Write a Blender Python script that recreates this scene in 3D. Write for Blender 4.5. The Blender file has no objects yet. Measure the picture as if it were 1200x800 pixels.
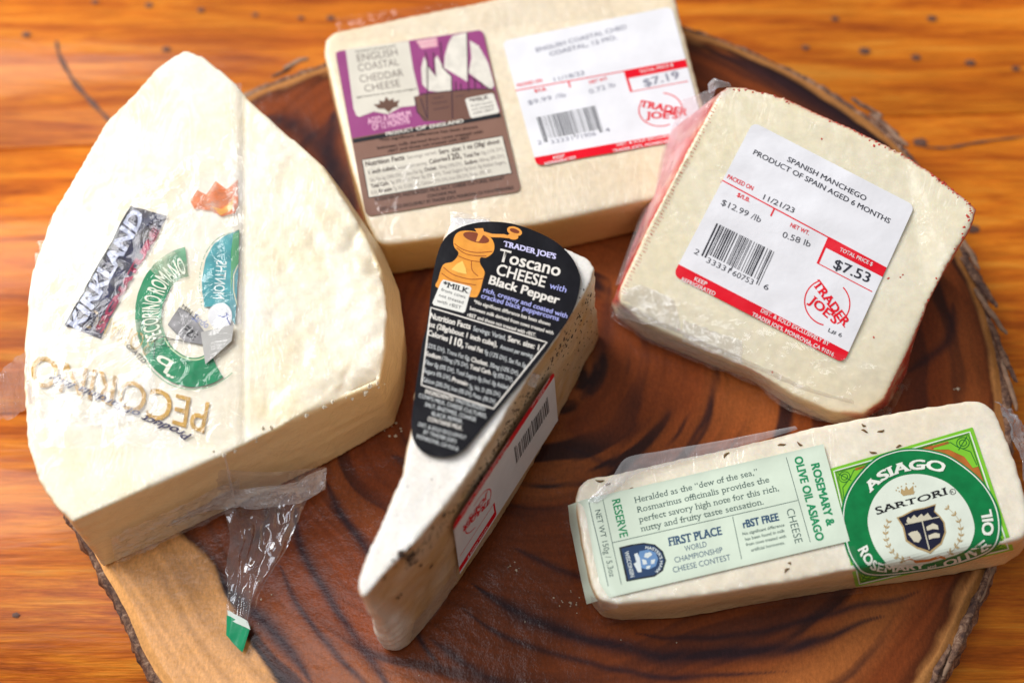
import bpy, math, random
import numpy as np
from mathutils import Vector
from mathutils.bvhtree import BVHTree
from mathutils.geometry import tessellate_polygon

random.seed(7); rng = np.random.default_rng(7)
sc = bpy.context.scene

# ------------------------------------------------------------------ camera, light, exposure
ZB = 0.022                       # top of the wooden board above the table
D, TAU, FPX = 0.52, math.radians(24), 1200 * 50 / 36
CAM = np.array([0.0, -D * math.sin(TAU), ZB + D * math.cos(TAU)])
FW = np.array([0, math.sin(TAU), -math.cos(TAU)]); RT = np.array([1.0, 0, 0]); UP = np.array([0, math.cos(TAU), math.sin(TAU)])
cd = bpy.data.cameras.new('camera'); cam = bpy.data.objects.new('camera', cd); sc.collection.objects.link(cam)
cam.location = CAM; cam.rotation_euler = (TAU, 0, 0); cd.lens = 50; cd.sensor_width = 36; cd.clip_start = 0.01; cd.clip_end = 20
cd.dof.use_dof = True; cd.dof.focus_distance = 0.482; cd.dof.aperture_fstop = 4.0; cd.dof.aperture_blades = 7
sc.camera = cam
w = bpy.data.worlds.new('World'); sc.world = w; w.use_nodes = True
w.node_tree.nodes['Background'].inputs[0].default_value = (1.0, 0.95, 0.89, 1); w.node_tree.nodes['Background'].inputs[1].default_value = 0.25

def area(name, loc, target, sx, sy, power, col):
    l = bpy.data.lights.new(name, 'AREA'); l.shape = 'RECTANGLE'; l.size = sx; l.size_y = sy; l.energy = power; l.color = col
    o = bpy.data.objects.new(name, l); sc.collection.objects.link(o); o.location = loc
    o.rotation_euler = (Vector(target) - Vector(loc)).to_track_quat('-Z', 'Y').to_euler(); return o
area('window_light', (-1.05, 0.75, 1.25), (0, 0, 0), 1.1, 0.9, 40, (1.0, 0.985, 0.97))
area('ceiling_light', (-0.45, -0.05, 1.75), (-0.05, 0, 0), 0.7, 0.7, 8, (0.88, 0.92, 1.0))
sc.view_settings.view_transform = 'Standard'; sc.view_settings.look = 'None'
sc.view_settings.exposure = 0.0; sc.view_settings.gamma = 1

# ------------------------------------------------------------------ geometry helpers
def rays(px, py):
    px = np.asarray(px, float); py = np.asarray(py, float)
    return FW + RT * ((px - 600) / FPX)[..., None] + UP * ((400 - py) / FPX)[..., None]
def at(px, py, z=ZB):
    """the place on the level z that is seen at (px, py) of the photograph"""
    r = rays(px, py); return CAM + r * ((np.asarray(z) - CAM[2]) / r[..., 2])[..., None]
def crop(ox, oy, s): return lambda x, y: (ox + x / s, oy + y / s)

def _h(ix, iy, iz, seed):
    h = (ix * 374761393 + iy * 668265263 + iz * 1274126177 + seed * 974634777) & 0xffffffff
    h = ((h ^ (h >> 13)) * 1103515245) & 0xffffffff
    h = ((h ^ (h >> 16)) * 2654435761) & 0xffffffff
    return (h & 0xffffff) / float(0xffffff)
def vn(p, seed=0):
    p = np.asarray(p, float); i = np.floor(p).astype(np.int64); f = p - i; u = f * f * (3 - 2 * f); r = 0
    for a in (0, 1):
        for b in (0, 1):
            for c in (0, 1):
                wt = (u[:, 0] if a else 1 - u[:, 0]) * (u[:, 1] if b else 1 - u[:, 1]) * (u[:, 2] if c else 1 - u[:, 2])
                r = r + wt * _h(i[:, 0] + a, i[:, 1] + b, i[:, 2] + c, seed)
    return r * 2 - 1
def fbm(p, octv=4, seed=0):
    s = 0; a = 1; n = 0
    for k in range(octv): s = s + a * vn(np.asarray(p) * 2 ** k, seed + k); n += a; a *= .5
    return s / n
def ridge(p, octv=3, seed=0):
    s = 0; a = 1; n = 0
    for k in range(octv): s = s + a * (1 - np.abs(vn(np.asarray(p) * 2 ** k, seed + k)) * 2); n += a; a *= .5
    return s / n

def mesh_np(name, v, f, mat=None, parent=None, smooth=False):
    """f: list of index lists, or an (n,3)/(n,4) array"""
    me = bpy.data.meshes.new(name); v = np.asarray(v, np.float32)
    if isinstance(f, np.ndarray):
        n, k = f.shape; me.vertices.add(len(v)); me.vertices.foreach_set('co', v.ravel())
        me.loops.add(n * k); me.loops.foreach_set('vertex_index', f.astype(np.int32).ravel())
        me.polygons.add(n); me.polygons.foreach_set('loop_start', np.arange(0, n * k, k, dtype=np.int32))
        me.update(calc_edges=True)
    else:
        me.from_pydata([tuple(map(float, q)) for q in v], [], f)
    if smooth: me.polygons.foreach_set('use_smooth', np.ones(len(me.polygons), bool))
    me.update()
    o = bpy.data.objects.new(name, me); sc.collection.objects.link(o)
    if mat: me.materials.append(mat)
    if parent: o.parent = parent; o.matrix_parent_inverse = parent_inv(parent)
    return o
def parent_inv(p):
    from mathutils import Matrix
    m = Matrix.Identity(4); q = p
    while q: m = Matrix.Translation(-q.location) @ m if not q.parent else m; q = q.parent
    return m if not p.parent else Matrix.Identity(4)
def tag(o, **k):
    for a, b in k.items(): o[a] = b
    return o
def thing(name, loc, label, cat, group=None):
    o = bpy.data.objects.new(name, None); sc.collection.objects.link(o); o.location = loc; o.empty_display_size = .02
    tag(o, label=label, category=cat)
    if group: o['group'] = group
    return o
def attr(o, name, val, kind='FLOAT'):
    a = o.data.attributes.new(name, kind, 'POINT')
    a.data.foreach_set('value' if kind == 'FLOAT' else 'color', np.asarray(val, np.float32).ravel())
def grid_faces(nu, nv, wrap=False):
    i, j = np.meshgrid(np.arange(nu - 1), np.arange(nv if wrap else nv - 1), indexing='ij')
    j2 = (j + 1) % nv
    return np.stack([i * nv + j, i * nv + j2, (i + 1) * nv + j2, (i + 1) * nv + j], -1).reshape(-1, 4)
def catmull(pts, n=8, closed=True):
    p = np.asarray(pts, float); m = len(p); out = []
    for i in range(m if closed else m - 1):
        g = lambda k: p[k % m] if closed else p[min(max(k, 0), m - 1)]
        a, b, c, d = g(i - 1), g(i), g(i + 1), g(i + 2)
        for t in np.arange(n) / n:
            out.append(.5 * (2 * b + (c - a) * t + (2 * a - 5 * b + 4 * c - d) * t * t + (3 * b - a - 3 * c + d) * t ** 3))
    if not closed: out.append(p[-1])
    return np.array(out)

# ------------------------------------------------------------------ materials
class N:
    def __init__(s, name):
        s.m = bpy.data.materials.new(name); s.m.use_nodes = True; s.t = s.m.node_tree; s.p = s.t.nodes['Principled BSDF']
    def n(s, kind, **k):
        q = s.t.nodes.new(kind)
        for a, b in k.items(): setattr(q, a, b)
        return q
    def l(s, a, b): s.t.links.new(a, b)
    def set(s, **k):
        for a, b in k.items(): s.p.inputs[a.replace('_', ' ')].default_value = b
        return s
    def coord(s, out='Object', scale=(1, 1, 1), rot=(0, 0, 0)):
        c = s.n('ShaderNodeTexCoord'); m = s.n('ShaderNodeMapping'); m.inputs['Scale'].default_value = scale; m.inputs['Rotation'].default_value = rot
        s.l(c.outputs[out], m.inputs[0]); return m.outputs[0]
    def noise(s, vec, scale, detail=4, rough=.5, dist=0):
        q = s.n('ShaderNodeTexNoise'); q.inputs['Scale'].default_value = scale; q.inputs['Detail'].default_value = detail
        q.inputs['Roughness'].default_value = rough; q.inputs['Distortion'].default_value = dist; s.l(vec, q.inputs['Vector']); return q.outputs['Fac']
    def ramp(s, fac, stops):
        q = s.n('ShaderNodeValToRGB'); e = q.color_ramp.elements
        while len(e) < len(stops): e.new(.5)
        for k, (p, c) in enumerate(stops): e[k].position = p; e[k].color = (c, c, c, 1) if isinstance(c, (int, float)) else (*c, 1)
        s.l(fac, q.inputs[0]); return q.outputs[0]
    def mix(s, fac, a, b, mode='MIX'):
        q = s.n('ShaderNodeMix', data_type='RGBA', blend_type=mode)
        for v, i in ((fac, 0), (a, 6), (b, 7)):
            if hasattr(v, 'links'): s.l(v, q.inputs[i])
            else: q.inputs[i].default_value = v if i == 0 else (*v, 1)
        return q.outputs[2]
    def math(s, op, a, b=0.0):
        q = s.n('ShaderNodeMath', operation=op)
        for v, i in ((a, 0), (b, 1)):
            if hasattr(v, 'links'): s.l(v, q.inputs[i])
            else: q.inputs[i].default_value = v
        return q.outputs[0]
    def bump(s, h, strength, dist, to='Normal'):
        q = s.n('ShaderNodeBump'); q.inputs['Strength'].default_value = strength; q.inputs['Distance'].default_value = dist
        s.l(h, q.inputs['Height']); s.l(q.outputs[0], s.p.inputs[to]); return q
    def at(s, name, out='Fac'):
        q = s.n('ShaderNodeAttribute', attribute_name=name); return q.outputs[out]

def cheese_mat(name, base, dark, side, rough=.45, coat=.5, wr=500, sss=.25, blot=60, coat_b=.6, mask2=None):
    M = N(name); v = M.coord()
    a = M.ramp(M.noise(v, blot, 5, .6), [(.35, dark), (.62, base)])
    fine = M.ramp(M.noise(v, blot * 12, 3, .6), [(.3, .9), (.7, 1.03)])
    c = M.mix(1, a, fine, 'MULTIPLY')
    c = M.mix(M.at('mask'), c, side)
    if mask2: c = M.mix(M.at('mask2'), c, mask2)
    M.l(c, M.p.inputs['Base Color'])
    M.set(Roughness=rough, Subsurface_Weight=sss, Subsurface_Scale=.004, Coat_Weight=coat, Coat_Roughness=.13)
    M.p.inputs['Subsurface Radius'].default_value = (1, .6, .3)
    M.bump(M.noise(v, 500, 3, .5), .10, .0005)
    v2 = M.coord(scale=(1, .35, 1), rot=(0, 0, .6))
    wrk = M.ramp(M.noise(v2, wr, 3, .6, 1.5), [(.42, 0.), (.5, 1.), (.58, 0.)])
    M.bump(wrk, coat_b, .0008, 'Coat Normal')
    return M.m

_ink = {}
def ink(col, rough=.38, alpha=1, coat=.25, var=0, name='print'):
    k = (col, rough, alpha, var)
    if k in _ink: return _ink[k]
    M = N(name + '_ink'); M.set(Roughness=rough, Coat_Weight=coat * .6, Coat_Roughness=.15, Specular_IOR_Level=.22)
    v = M.coord()
    lo = tuple(q * (.93 - var) for q in col)
    M.l(M.ramp(M.noise(v, 90 if not var else 260, 4), [(.35, lo), (.65, col)]), M.p.inputs['Base Color'])
    if alpha < 1:
        al = M.ramp(M.noise(v, 170, 4, .65), [(.36, max(0, alpha - .35)), (.6, min(1, alpha + .15))])
        M.l(al, M.p.inputs['Alpha'])
    M.bump(M.noise(v, 120, 3), .35, .0008)
    _ink[k] = M.m; return M.m

def film_mat(name, tint=(.95, .95, .97), milk=.10, refl=.5, rough=.1, bump=.6, scale=260):
    m = bpy.data.materials.new(name); m.use_nodes = True; t = m.node_tree; t.nodes.clear()
    o = t.nodes.new('ShaderNodeOutputMaterial'); tr = t.nodes.new('ShaderNodeBsdfTransparent'); gl = t.nodes.new('ShaderNodeBsdfGlossy'); df = t.nodes.new('ShaderNodeBsdfDiffuse')
    tr.inputs[0].default_value = (*tint, 1); gl.inputs['Roughness'].default_value = rough; df.inputs[0].default_value = (.85, .85, .88, 1)
    tc = t.nodes.new('ShaderNodeTexCoord'); nz = t.nodes.new('ShaderNodeTexNoise'); nz.inputs['Scale'].default_value = scale; nz.inputs['Detail'].default_value = 4; nz.inputs['Distortion'].default_value = 1.2
    t.links.new(tc.outputs['Object'], nz.inputs['Vector'])
    b = t.nodes.new('ShaderNodeBump'); b.inputs['Strength'].default_value = bump; b.inputs['Distance'].default_value = .001
    t.links.new(nz.outputs['Fac'], b.inputs['Height'])
    for q in (gl, df): t.links.new(b.outputs[0], q.inputs['Normal'])
    lw = t.nodes.new('ShaderNodeLayerWeight'); lw.inputs['Blend'].default_value = .5; t.links.new(b.outputs[0], lw.inputs['Normal']); pw = t.nodes.new('ShaderNodeMath'); pw.operation = 'POWER'; pw.inputs[1].default_value = 4.5; t.links.new(lw.outputs['Facing'], pw.inputs[0])
    ma = t.nodes.new('ShaderNodeMath'); ma.operation = 'MULTIPLY_ADD'; ma.inputs[1].default_value = .6; ma.inputs[2].default_value = refl * .11 + .015; t.links.new(pw.outputs[0], ma.inputs[0])
    m1 = t.nodes.new('ShaderNodeMixShader'); m2 = t.nodes.new('ShaderNodeMixShader'); m1.inputs[0].default_value = milk
    t.links.new(tr.outputs[0], m1.inputs[1]); t.links.new(df.outputs[0], m1.inputs[2])
    t.links.new(ma.outputs[0], m2.inputs[0]); t.links.new(m1.outputs[0], m2.inputs[1]); t.links.new(gl.outputs[0], m2.inputs[2])
    t.links.new(m2.outputs[0], o.inputs[0]); return m

# ------------------------------------------------------------------ table
def table_mat():
    M = N('table_wood'); v = M.coord(scale=(1, 12, 1)); info = M.n('ShaderNodeObjectInfo')
    off = M.n('ShaderNodeVectorMath', operation='ADD'); sc_ = M.n('ShaderNodeVectorMath', operation='SCALE'); sc_.inputs['Scale'].default_value = 3
    comb = M.n('ShaderNodeCombineXYZ'); M.l(info.outputs['Random'], comb.inputs[0]); M.l(info.outputs['Random'], comb.inputs[1]); M.l(comb.outputs[0], sc_.inputs[0])
    M.l(v, off.inputs[0]); M.l(sc_.outputs[0], off.inputs[1]); vv = off.outputs[0]
    g = M.noise(vv, 11, 8, .68, .7)
    c = M.ramp(g, [(.3, (.26, .042, .003)), (.44, (.56, .125, .006)), (.56, (.76, .22, .012)), (.74, (.86, .36, .045))])
    blot = M.ramp(M.noise(M.coord(), 9, 4), [(.3, .72), (.7, 1.12)])
    c = M.mix(1, c, blot, 'MULTIPLY')
    fine = M.ramp(M.noise(M.coord(scale=(1, 22, 1)), 60, 5, .7), [(.33, .62), (.6, 1.06)])
    c = M.mix(.8, c, fine, 'MULTIPLY'); M.l(c, M.p.inputs['Base Color'])
    M.set(Roughness=.55, Coat_Weight=.26, Coat_Roughness=.2, Specular_IOR_Level=.12)
    M.bump(M.noise(M.coord(scale=(1, 14, 1)), 50, 5, .65), .55, .0012)
    M.bump(M.noise(M.coord(scale=(1, 5, 1)), 30, 3), .3, .001, 'Coat Normal')
    return M.m
TM = table_mat()
def plain(name, col, rough=.6, var=.3, scale=300, b=.4):
    M = N(name); v = M.coord(); M.l(M.ramp(M.noise(v, scale, 4), [(.3, tuple(q * (1 - var) for q in col)), (.7, col)]), M.p.inputs['Base Color'])
    M.set(Roughness=rough); M.bump(M.noise(v, scale * 2, 4), b, .0006); return M.m
DARKW = plain('dark_scar', (.13, .055, .035), .7)
TUN = tag(mesh_np('table', [(x, y, z) for z in (-.035, -.022) for x, y in ((-.9, -.7), (.9, -.7), (.9, .9), (-.9, .9))],
    [[3, 2, 1, 0], [4, 5, 6, 7], [0, 1, 5, 4], [1, 2, 6, 5], [2, 3, 7, 6], [3, 0, 4, 7]], plain('table_underside', (.10, .04, .015))), kind='structure')
ANG = math.radians(2.5)
def plank(y0, y1, x0=-.85, x1=.85, dz=0):
    nx, b = 60, .0005; prof = [(y0, -.02), (y0, -b), (y0 + b, 0), (y1 - b, 0), (y1, -b), (y1, -.02)]
    xs = np.linspace(x0, x1, nx); v = []
    for x in xs:
        for k, (y, z) in enumerate(prof):
            wob = .0006 * math.sin(x * 23 + y * 50)
            q = (x, y + wob, z + dz); v.append((q[0] * math.cos(ANG) - q[1] * math.sin(ANG), q[0] * math.sin(ANG) + q[1] * math.cos(ANG), q[2]))
    return mesh_np('plank', v, grid_faces(nx, len(prof))[:, ::-1], TM, TUN, False)
ys = [-.60, -.478, -.355, -.245, -.128, -.012, .104, .191, .2755, .37, .48, .60, .72]
for a, b in zip(ys[:-1], ys[1:]): plank(a + .0002, b - .0002, dz=random.uniform(-.0002, 0))

def blob_disc(px, py, r, mat, name, parent, z=0.0003, sq=1, seed=0):
    c = at(px, py, z); n = 14; v = [c + np.array([0, 0, .0])]
    for k in range(n):
        a = k * 2 * math.pi / n; q = r * (1 + .25 * math.sin(3 * a + seed) * math.cos(2 * a + seed * 2))
        v.append(c + np.array([math.cos(a) * q * sq, math.sin(a) * q, 0]))
    for k in range(n): v.append(v[1 + k] * .4 + v[0] * .6 + np.array([0, 0, -.0012]) * 0 + np.array([0, 0, .0001]))
    f = [[1 + k, 1 + (k + 1) % n, n + 1 + (k + 1) % n, n + 1 + k] for k in range(n)] + [[n + 1 + k for k in range(n)]]
    return mesh_np(name, v, f, mat, parent)
for k, (x, y, r) in enumerate([(944, 56, 1.5), (1014, 60, 2.2), (1074, 67, 1.8), (1137, 73, 2.), (1190, 80, 1.6), (978, 22, 1.5), (1092, 22, 1.9), (1079, 167, 2.6), (1141, 268, 2.4),
        (31, 40, 1.7), (111, 2, 1.3), (174, 6, 1.5), (235, 12, 1.4), (195, 58, 1.7), (353, 21, 1.2), (388, 21, 1.6), (299, 17, 1.2), (18, 720, 1.2)]):
    blob_disc(x, y, r * .75 / 1000, DARKW, 'nail_hole', TUN, sq=1.5, seed=k)
def strip(pts, w, mat, name, parent, z=.0003, n=8):
    c = catmull([at(x, y, z) for x, y in pts], n, False); t = np.gradient(c, axis=0); t /= np.linalg.norm(t, axis=1)[:, None]
    nn = np.stack([-t[:, 1], t[:, 0], 0 * t[:, 0]], 1); k = np.linspace(0, 1, len(c)); ww = w * (.45 + .55 * np.sin(k * math.pi))[:, None] * (1 + .3 * np.sin(k * 31))[:, None]
    v = np.stack([c + nn * ww, c - nn * ww], 1).reshape(-1, 3)
    return mesh_np(name, v, grid_faces(len(c), 2), mat, parent)
strip([(66, 48), (70, 66), (86, 95), (104, 116), (122, 135), (135, 148)], .0010, DARKW, 'scratch', TUN)
strip([(1082, 172), (1110, 173), (1150, 166), (1200, 160)], .0005, DARKW, 'scratch', TUN)

# ------------------------------------------------------------------ wooden board
board = thing('wooden_board', (*at(640, 430, 0)[:2], 0), 'round live edge wooden serving board with dark grain rings under all the cheeses', 'serving board')
outl = [(121, 668), (148, 722), (190, 800), (260, 875), (400, 945), (560, 975), (740, 965), (900, 930), (1020, 880), (1098, 800), (1142, 700), (1172, 600), (1180, 480), (1158, 380), (1126, 290),
        (1090, 222), (1046, 165), (1000, 128), (940, 90), (870, 56), (800, 32), (700, 8), (590, 5), (480, 30), (380, 76), (290, 112), (195, 185), (118, 270), (74, 360), (58, 470), (78, 580)]
oc = catmull([at(x, y) for x, y in outl], 24); bc = at(640, 430)[:2]
ang = np.arctan2(oc[:, 1] - bc[1], oc[:, 0] - bc[0]); rad = np.hypot(oc[:, 1] - bc[1], oc[:, 0] - bc[0]); o_ = np.argsort(ang); ang, rad = ang[o_], rad[o_]
NT, NR = 1000, 300
th = np.linspace(-math.pi, math.pi, NT, endpoint=False); R = np.interp(th, ang, rad, period=2 * math.pi)
R = R + .0014 * fbm(np.stack([np.cos(th) * 9, np.sin(th) * 9, 0 * th], 1), 4, 5)
def angpx(x, y): q = at(x, y) - np.array([*bc, 0]); return math.atan2(q[1], q[0])
sap = [(angpx(150, 720), .034), (angpx(100, 600), .024), (angpx(210, 830), .032), (angpx(330, 930), .020), (angpx(640, 970), .010), (angpx(1098, 800), .008), (angpx(1170, 600), .006),
       (angpx(1180, 480), .005), (angpx(1090, 222), .0045), (angpx(940, 90), .0045), (angpx(800, 32), .0045), (angpx(600, 5), .005), (angpx(380, 76), .0045), (angpx(290, 112), .004), (angpx(100, 300), .008)]
sap.sort(); sw = np.interp(th, [a for a, _ in sap], [b for _, b in sap], period=2 * math.pi)
s = np.linspace(0, 1, NR) ** .9; S, T = np.meshgrid(s, th, indexing='ij'); RR = np.broadcast_to(R, S.shape)
X = bc[0] + S * RR * np.cos(T); Y = bc[1] + S * RR * np.sin(T); rr = (S * RR).ravel(); x_, y_ = X.ravel(), Y.ravel()
P3 = np.stack([x_, y_, 0 * x_], 1); inv = (RR.ravel() - rr); SWd = np.broadcast_to(sw, S.shape).ravel()
warp = fbm(P3 * 9, 3, 11) * .016 + fbm(P3 * 32, 3, 21) * .003
rw = rr + warp
n1 = fbm(np.stack([rw * 150, np.cos(T.ravel()) * 1.1, np.sin(T.ravel()) * 1.1], 1), 3, 31)
n2 = fbm(np.stack([rw * 520, np.cos(T.ravel()) * 2.5, np.sin(T.ravel()) * 2.5], 1), 3, 41)
n3 = fbm(np.stack([rw * 42 + 7, np.cos(T.ravel()) * .9, np.sin(T.ravel()) * .9], 1), 2, 51)
ton = fbm(P3 * 14, 3, 61)
dark = np.clip((n1 - .10) * 5., 0, 1) * np.clip(.62 + n3 * 1.5, .06, 1)
col = np.array([.205, .043, .008])[None] * (1 + .30 * ton + .30 * n2)[:, None]
col += np.array([.19, .078, .020]) * np.clip(n3 * 1.3, 0, 1)[:, None]
dk = np.array([.024, .008, .009]); m_ = np.clip(dark, 0, .93)[:, None]; col = col * (1 - m_) + dk * m_
# the broad dark growth bands seen in the lower half of the board
def band(pts, wid, amt, fade=.25):
    global col
    c = catmull([at(x, y)[:2] for x, y in pts], 60, False); q = P3[:, :2] + np.stack([fbm(P3 * 60, 2, 71), fbm(P3 * 60, 2, 81)], 1) * .0016
    best = np.full(len(q), 9.); tt = np.zeros(len(q))
    lo, hi = c.min(0) - wid * 3, c.max(0) + wid * 3; sel = np.where(((q > lo) & (q < hi)).all(1))[0]
    for k in range(len(c)):
        d = np.hypot(*(q[sel] - c[k]).T); b = d < best[sel]; best[sel[b]] = d[b]; tt[sel[b]] = k / (len(c) - 1)
    e = np.clip(np.minimum(tt, 1 - tt) / fade, 0.02, 1); g = np.exp(-(best / (wid * e)) ** 2 * 1.2) * amt * (1 + .35 * n2)
    g = np.clip(g, 0, .95)[:, None]; col = col * (1 - g) + np.array([.022, .009, .014]) * g
for pts, wd, am in [([(380, 560), (395, 590), (425, 640), (470, 720), (520, 790)], .0020, .85), ([(225, 640), (262, 690), (318, 735), (372, 800)], .0034, .9), ([(345, 590), (352, 640), (385, 700), (440, 780), (470, 830)], .0020, .8),
        ([(330, 660), (350, 710), (400, 770), (450, 830)], .0013, .8), ([(552, 682), (585, 705), (630, 730), (720, 757), (830, 768), (960, 752), (1040, 720)], .0030, .95), ([(600, 640), (660, 668), (740, 690)], .0016, .7),
        ([(540, 712), (590, 745), (680, 778), (800, 792), (930, 786)], .0014, .8), ([(500, 745), (560, 790), (620, 820)], .0018, .7), ([(310, 135), (352, 150), (392, 195), (420, 250)], .006, .8), ([(390, 130), (384, 190), (400, 235)], .004, .9),
        ([(650, 520), (760, 548), (860, 520)], .0012, .5), ([(715, 330), (700, 420), (680, 470)], .003, .45), ([(460, 530), (492, 560), (480, 600)], .0022, .7), ([(1060, 440), (1110, 400), (1120, 350)], .0022, .7), ([(830, 60), (900, 85), (980, 128), (1040, 172)], .004, .8),
        ([(1090, 640), (1110, 560), (1140, 480)], .003, .5), ([(300, 560), (312, 610), (290, 640)], .0016, .6), ([(740, 742), (850, 748), (1000, 715), (1080, 690)], .0014, .8)]: band(pts, wd, am)
sapn = inv + fbm(P3 * 70, 3, 91) * .0016 + .0022 * n2; ms = np.clip((SWd - sapn) / .0022, 0, 1)[:, None]
scol = (np.array([.40, .19, .065]) + np.array([.24, .16, .075]) * np.clip(SWd / .02 - .3, 0, 1)[:, None]) * (1 + .45 * n2 + .25 * n1 + .2 * ton)[:, None] * np.array([1.12, 1.0, .85])
edge = np.clip((sapn - SWd) / .004, 0, 1)[:, None]
col = col * (.45 + .55 * edge) * (1 - ms) + scol * ms
col = np.clip(col, .004, 1)
Z = ZB + .00025 * fbm(P3 * 60, 3, 3) - .0012 * np.clip(1 - inv / .003, 0, 1)
top_v = np.stack([x_, y_, Z], 1)
def board_mat():
    M = N('board_wood'); v = M.coord(); c = M.at('col', 'Color')
    f = M.ramp(M.noise(v, 900, 4, .7), [(.32, .86), (.68, 1.08)]); c = M.mix(1, c, f, 'MULTIPLY')
    M.bump(M.ramp(M.noise(M.coord(scale=(1, 60, 1), rot=(0, 0, .9)), 26, 2, .5), [(.60, 0.), (.66, 1.)]), .25, .0004)
    vr = M.noise(M.coord(scale=(3, 1, 1), rot=(0, 0, .5)), 420, 4, .7); c = M.mix(.7, c, M.ramp(vr, [(.3, .7), (.65, 1.1)]), 'MULTIPLY')
    M.l(c, M.p.inputs['Base Color']); M.set(Coat_Weight=.36, Coat_Roughness=.11, Specular_IOR_Level=.08)
    M.l(M.ramp(M.noise(v, 50, 4, .6), [(.3, .42), (.7, .6)]), M.p.inputs['Roughness'])
    M.bump(M.noise(v, 1100, 4, .7), .35, .0005); M.bump(M.noise(v, 180, 5, .7), .4, .0005, 'Coat Normal'); return M.m
fb = grid_faces(NR, NT, True)
bt = mesh_np('board_top', top_v, fb[:, ::-1], board_mat(), board, True); attr(bt, 'col', np.concatenate([col, np.ones((len(col), 1))], 1), 'FLOAT_COLOR')
bt.data.update()
# bark: rough ring hanging on the rim
prof = [(-.0004, -.0012), (.0012, -.0004), (.0030, -.0016), (.0048, -.005), (.0056, -.010), (.0050, -.016), (.0036, -.0215), (-.01, -.0218)]
NB = 1800; tb = np.linspace(-math.pi, math.pi, NB, endpoint=False); Rb = np.interp(tb, th, R, period=2 * math.pi); bv = []; bcol = []
thick = .30 + .40 * np.interp(tb, *zip(*sorted([(angpx(150, 722), .6), (angpx(1142, 700), 1.0), (angpx(1180, 480), 1.1), (angpx(1090, 222), .9), (angpx(870, 56), .0), (angpx(600, 5), 0.), (angpx(330, 95), .5), (angpx(100, 400), .4), (angpx(640, 970), .5)])), period=2 * math.pi)
for k, (dr, dz) in enumerate(prof):
    q = np.stack([np.cos(tb) * 38, np.sin(tb) * 38, np.full(NB, k * 1.3)], 1); nn = fbm(q, 4, 8); n4 = ridge(q * .6, 3, 15)
    r = Rb + dr * thick * (1 + .5 * nn) + (.0008 * n4 + .0008 * nn if 0 < k < 7 else 0)
    z = np.clip(np.full(NB, ZB + dz) + (.0010 * fbm(q * 1.3, 3, 77) if 0 < k < 6 else 0), .0002, ZB + .0022)
    bv.append(np.stack([bc[0] + r * np.cos(tb), bc[1] + r * np.sin(tb), z], 1))
def bark_mat():
    M = N('bark'); v = M.coord()
    c = M.ramp(M.noise(v, 260, 7, .75, .8), [(.32, (.035, .018, .022)), (.46, (.13, .065, .045)), (.56, (.30, .165, .10)), (.68, (.56, .40, .30))])
    M.l(c, M.p.inputs['Base Color']); M.set(Roughness=.75); M.bump(M.noise(v, 500, 6, .75), .9, .0015); return M.m
BM = bark_mat()
mesh_np('bark', np.concatenate(bv), grid_faces(len(prof), NB, True), BM, board, True)
# closing sheet under the board
und = np.stack([bc[0] + (R - .002) * np.cos(th), bc[1] + (R - .002) * np.sin(th), np.full(NT, .0012)], 1)
mesh_np('board_underside', und, [list(range(NT))[::-1]], DARKW, board)
def flake(px, py, z, a, L, W, T=.0014, mat=BM, seed=0, name='bark_flake'):
    c = at(px, py, z); n, m = 14, 7; v = []
    for i in range(n):
        for j in range(m):
            u = i / (n - 1) * math.pi; t = j / m * 2 * math.pi; e = math.sin(u) ** .6
            v.append((math.cos(u) * L, math.cos(t) * W * e, math.sin(t) * T * e))
    v = np.array(v); v += np.stack([fbm(v * 400 + k * 9 + seed * 3, 3, seed + k) for k in range(3)], 1) * np.array([.0006, .0010, .0005])
    ca, sa = math.cos(a), math.sin(a); v = np.stack([v[:, 0] * ca - v[:, 1] * sa, v[:, 0] * sa + v[:, 1] * ca, v[:, 2]], 1) + c
    return mesh_np(name, v, grid_faces(n, m, True), mat, board, True)
PB = plain('pale_bark', (.36, .22, .14), .8, .5)
for k, (x, y, z, a, L, W, m) in enumerate([(346, 74, .021, .5, .0035, .0022, PB), (300, 106, .019, .5, .0035, .0022, PB), (330, 85, .020, .5, .003, .0014, BM), (1036, 146, .022, -.8, .005, .0025, BM), (1050, 160, .022, -.9, .004, .002, PB), (1016, 126, .022, -.6, .005, .0018, BM),
        (1130, 285, .0225, -1.2, .008, .002, PB), (1147, 330, .0225, -1.1, .008, .0024, BM), (1160, 365, .0225, -1.1, .007, .002, PB), (1176, 415, .0225, -1.3, .008, .0022, BM), (1182, 450, .0225, -1.4, .007, .0018, PB),
        (1160, 668, .0215, 1.1, .008, .0026, PB), (1150, 690, .0225, 1.1, .007, .002, BM), (1130, 735, .0225, 1.1, .009, .0028, BM), (1118, 760, .022, 1.1, .007, .002, PB), (1096, 790, .0225, 1.0, .008, .002, BM),
        (140, 712, .020, -1.1, .006, .0016, BM), (160, 745, .020, -1.1, .006, .0016, PB), (182, 785, .020, -1.0, .006, .0016, BM)]):
    flake(x, y, z, a, L * 1.5, W * .55, T=.0008, mat=m, seed=k)

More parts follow.
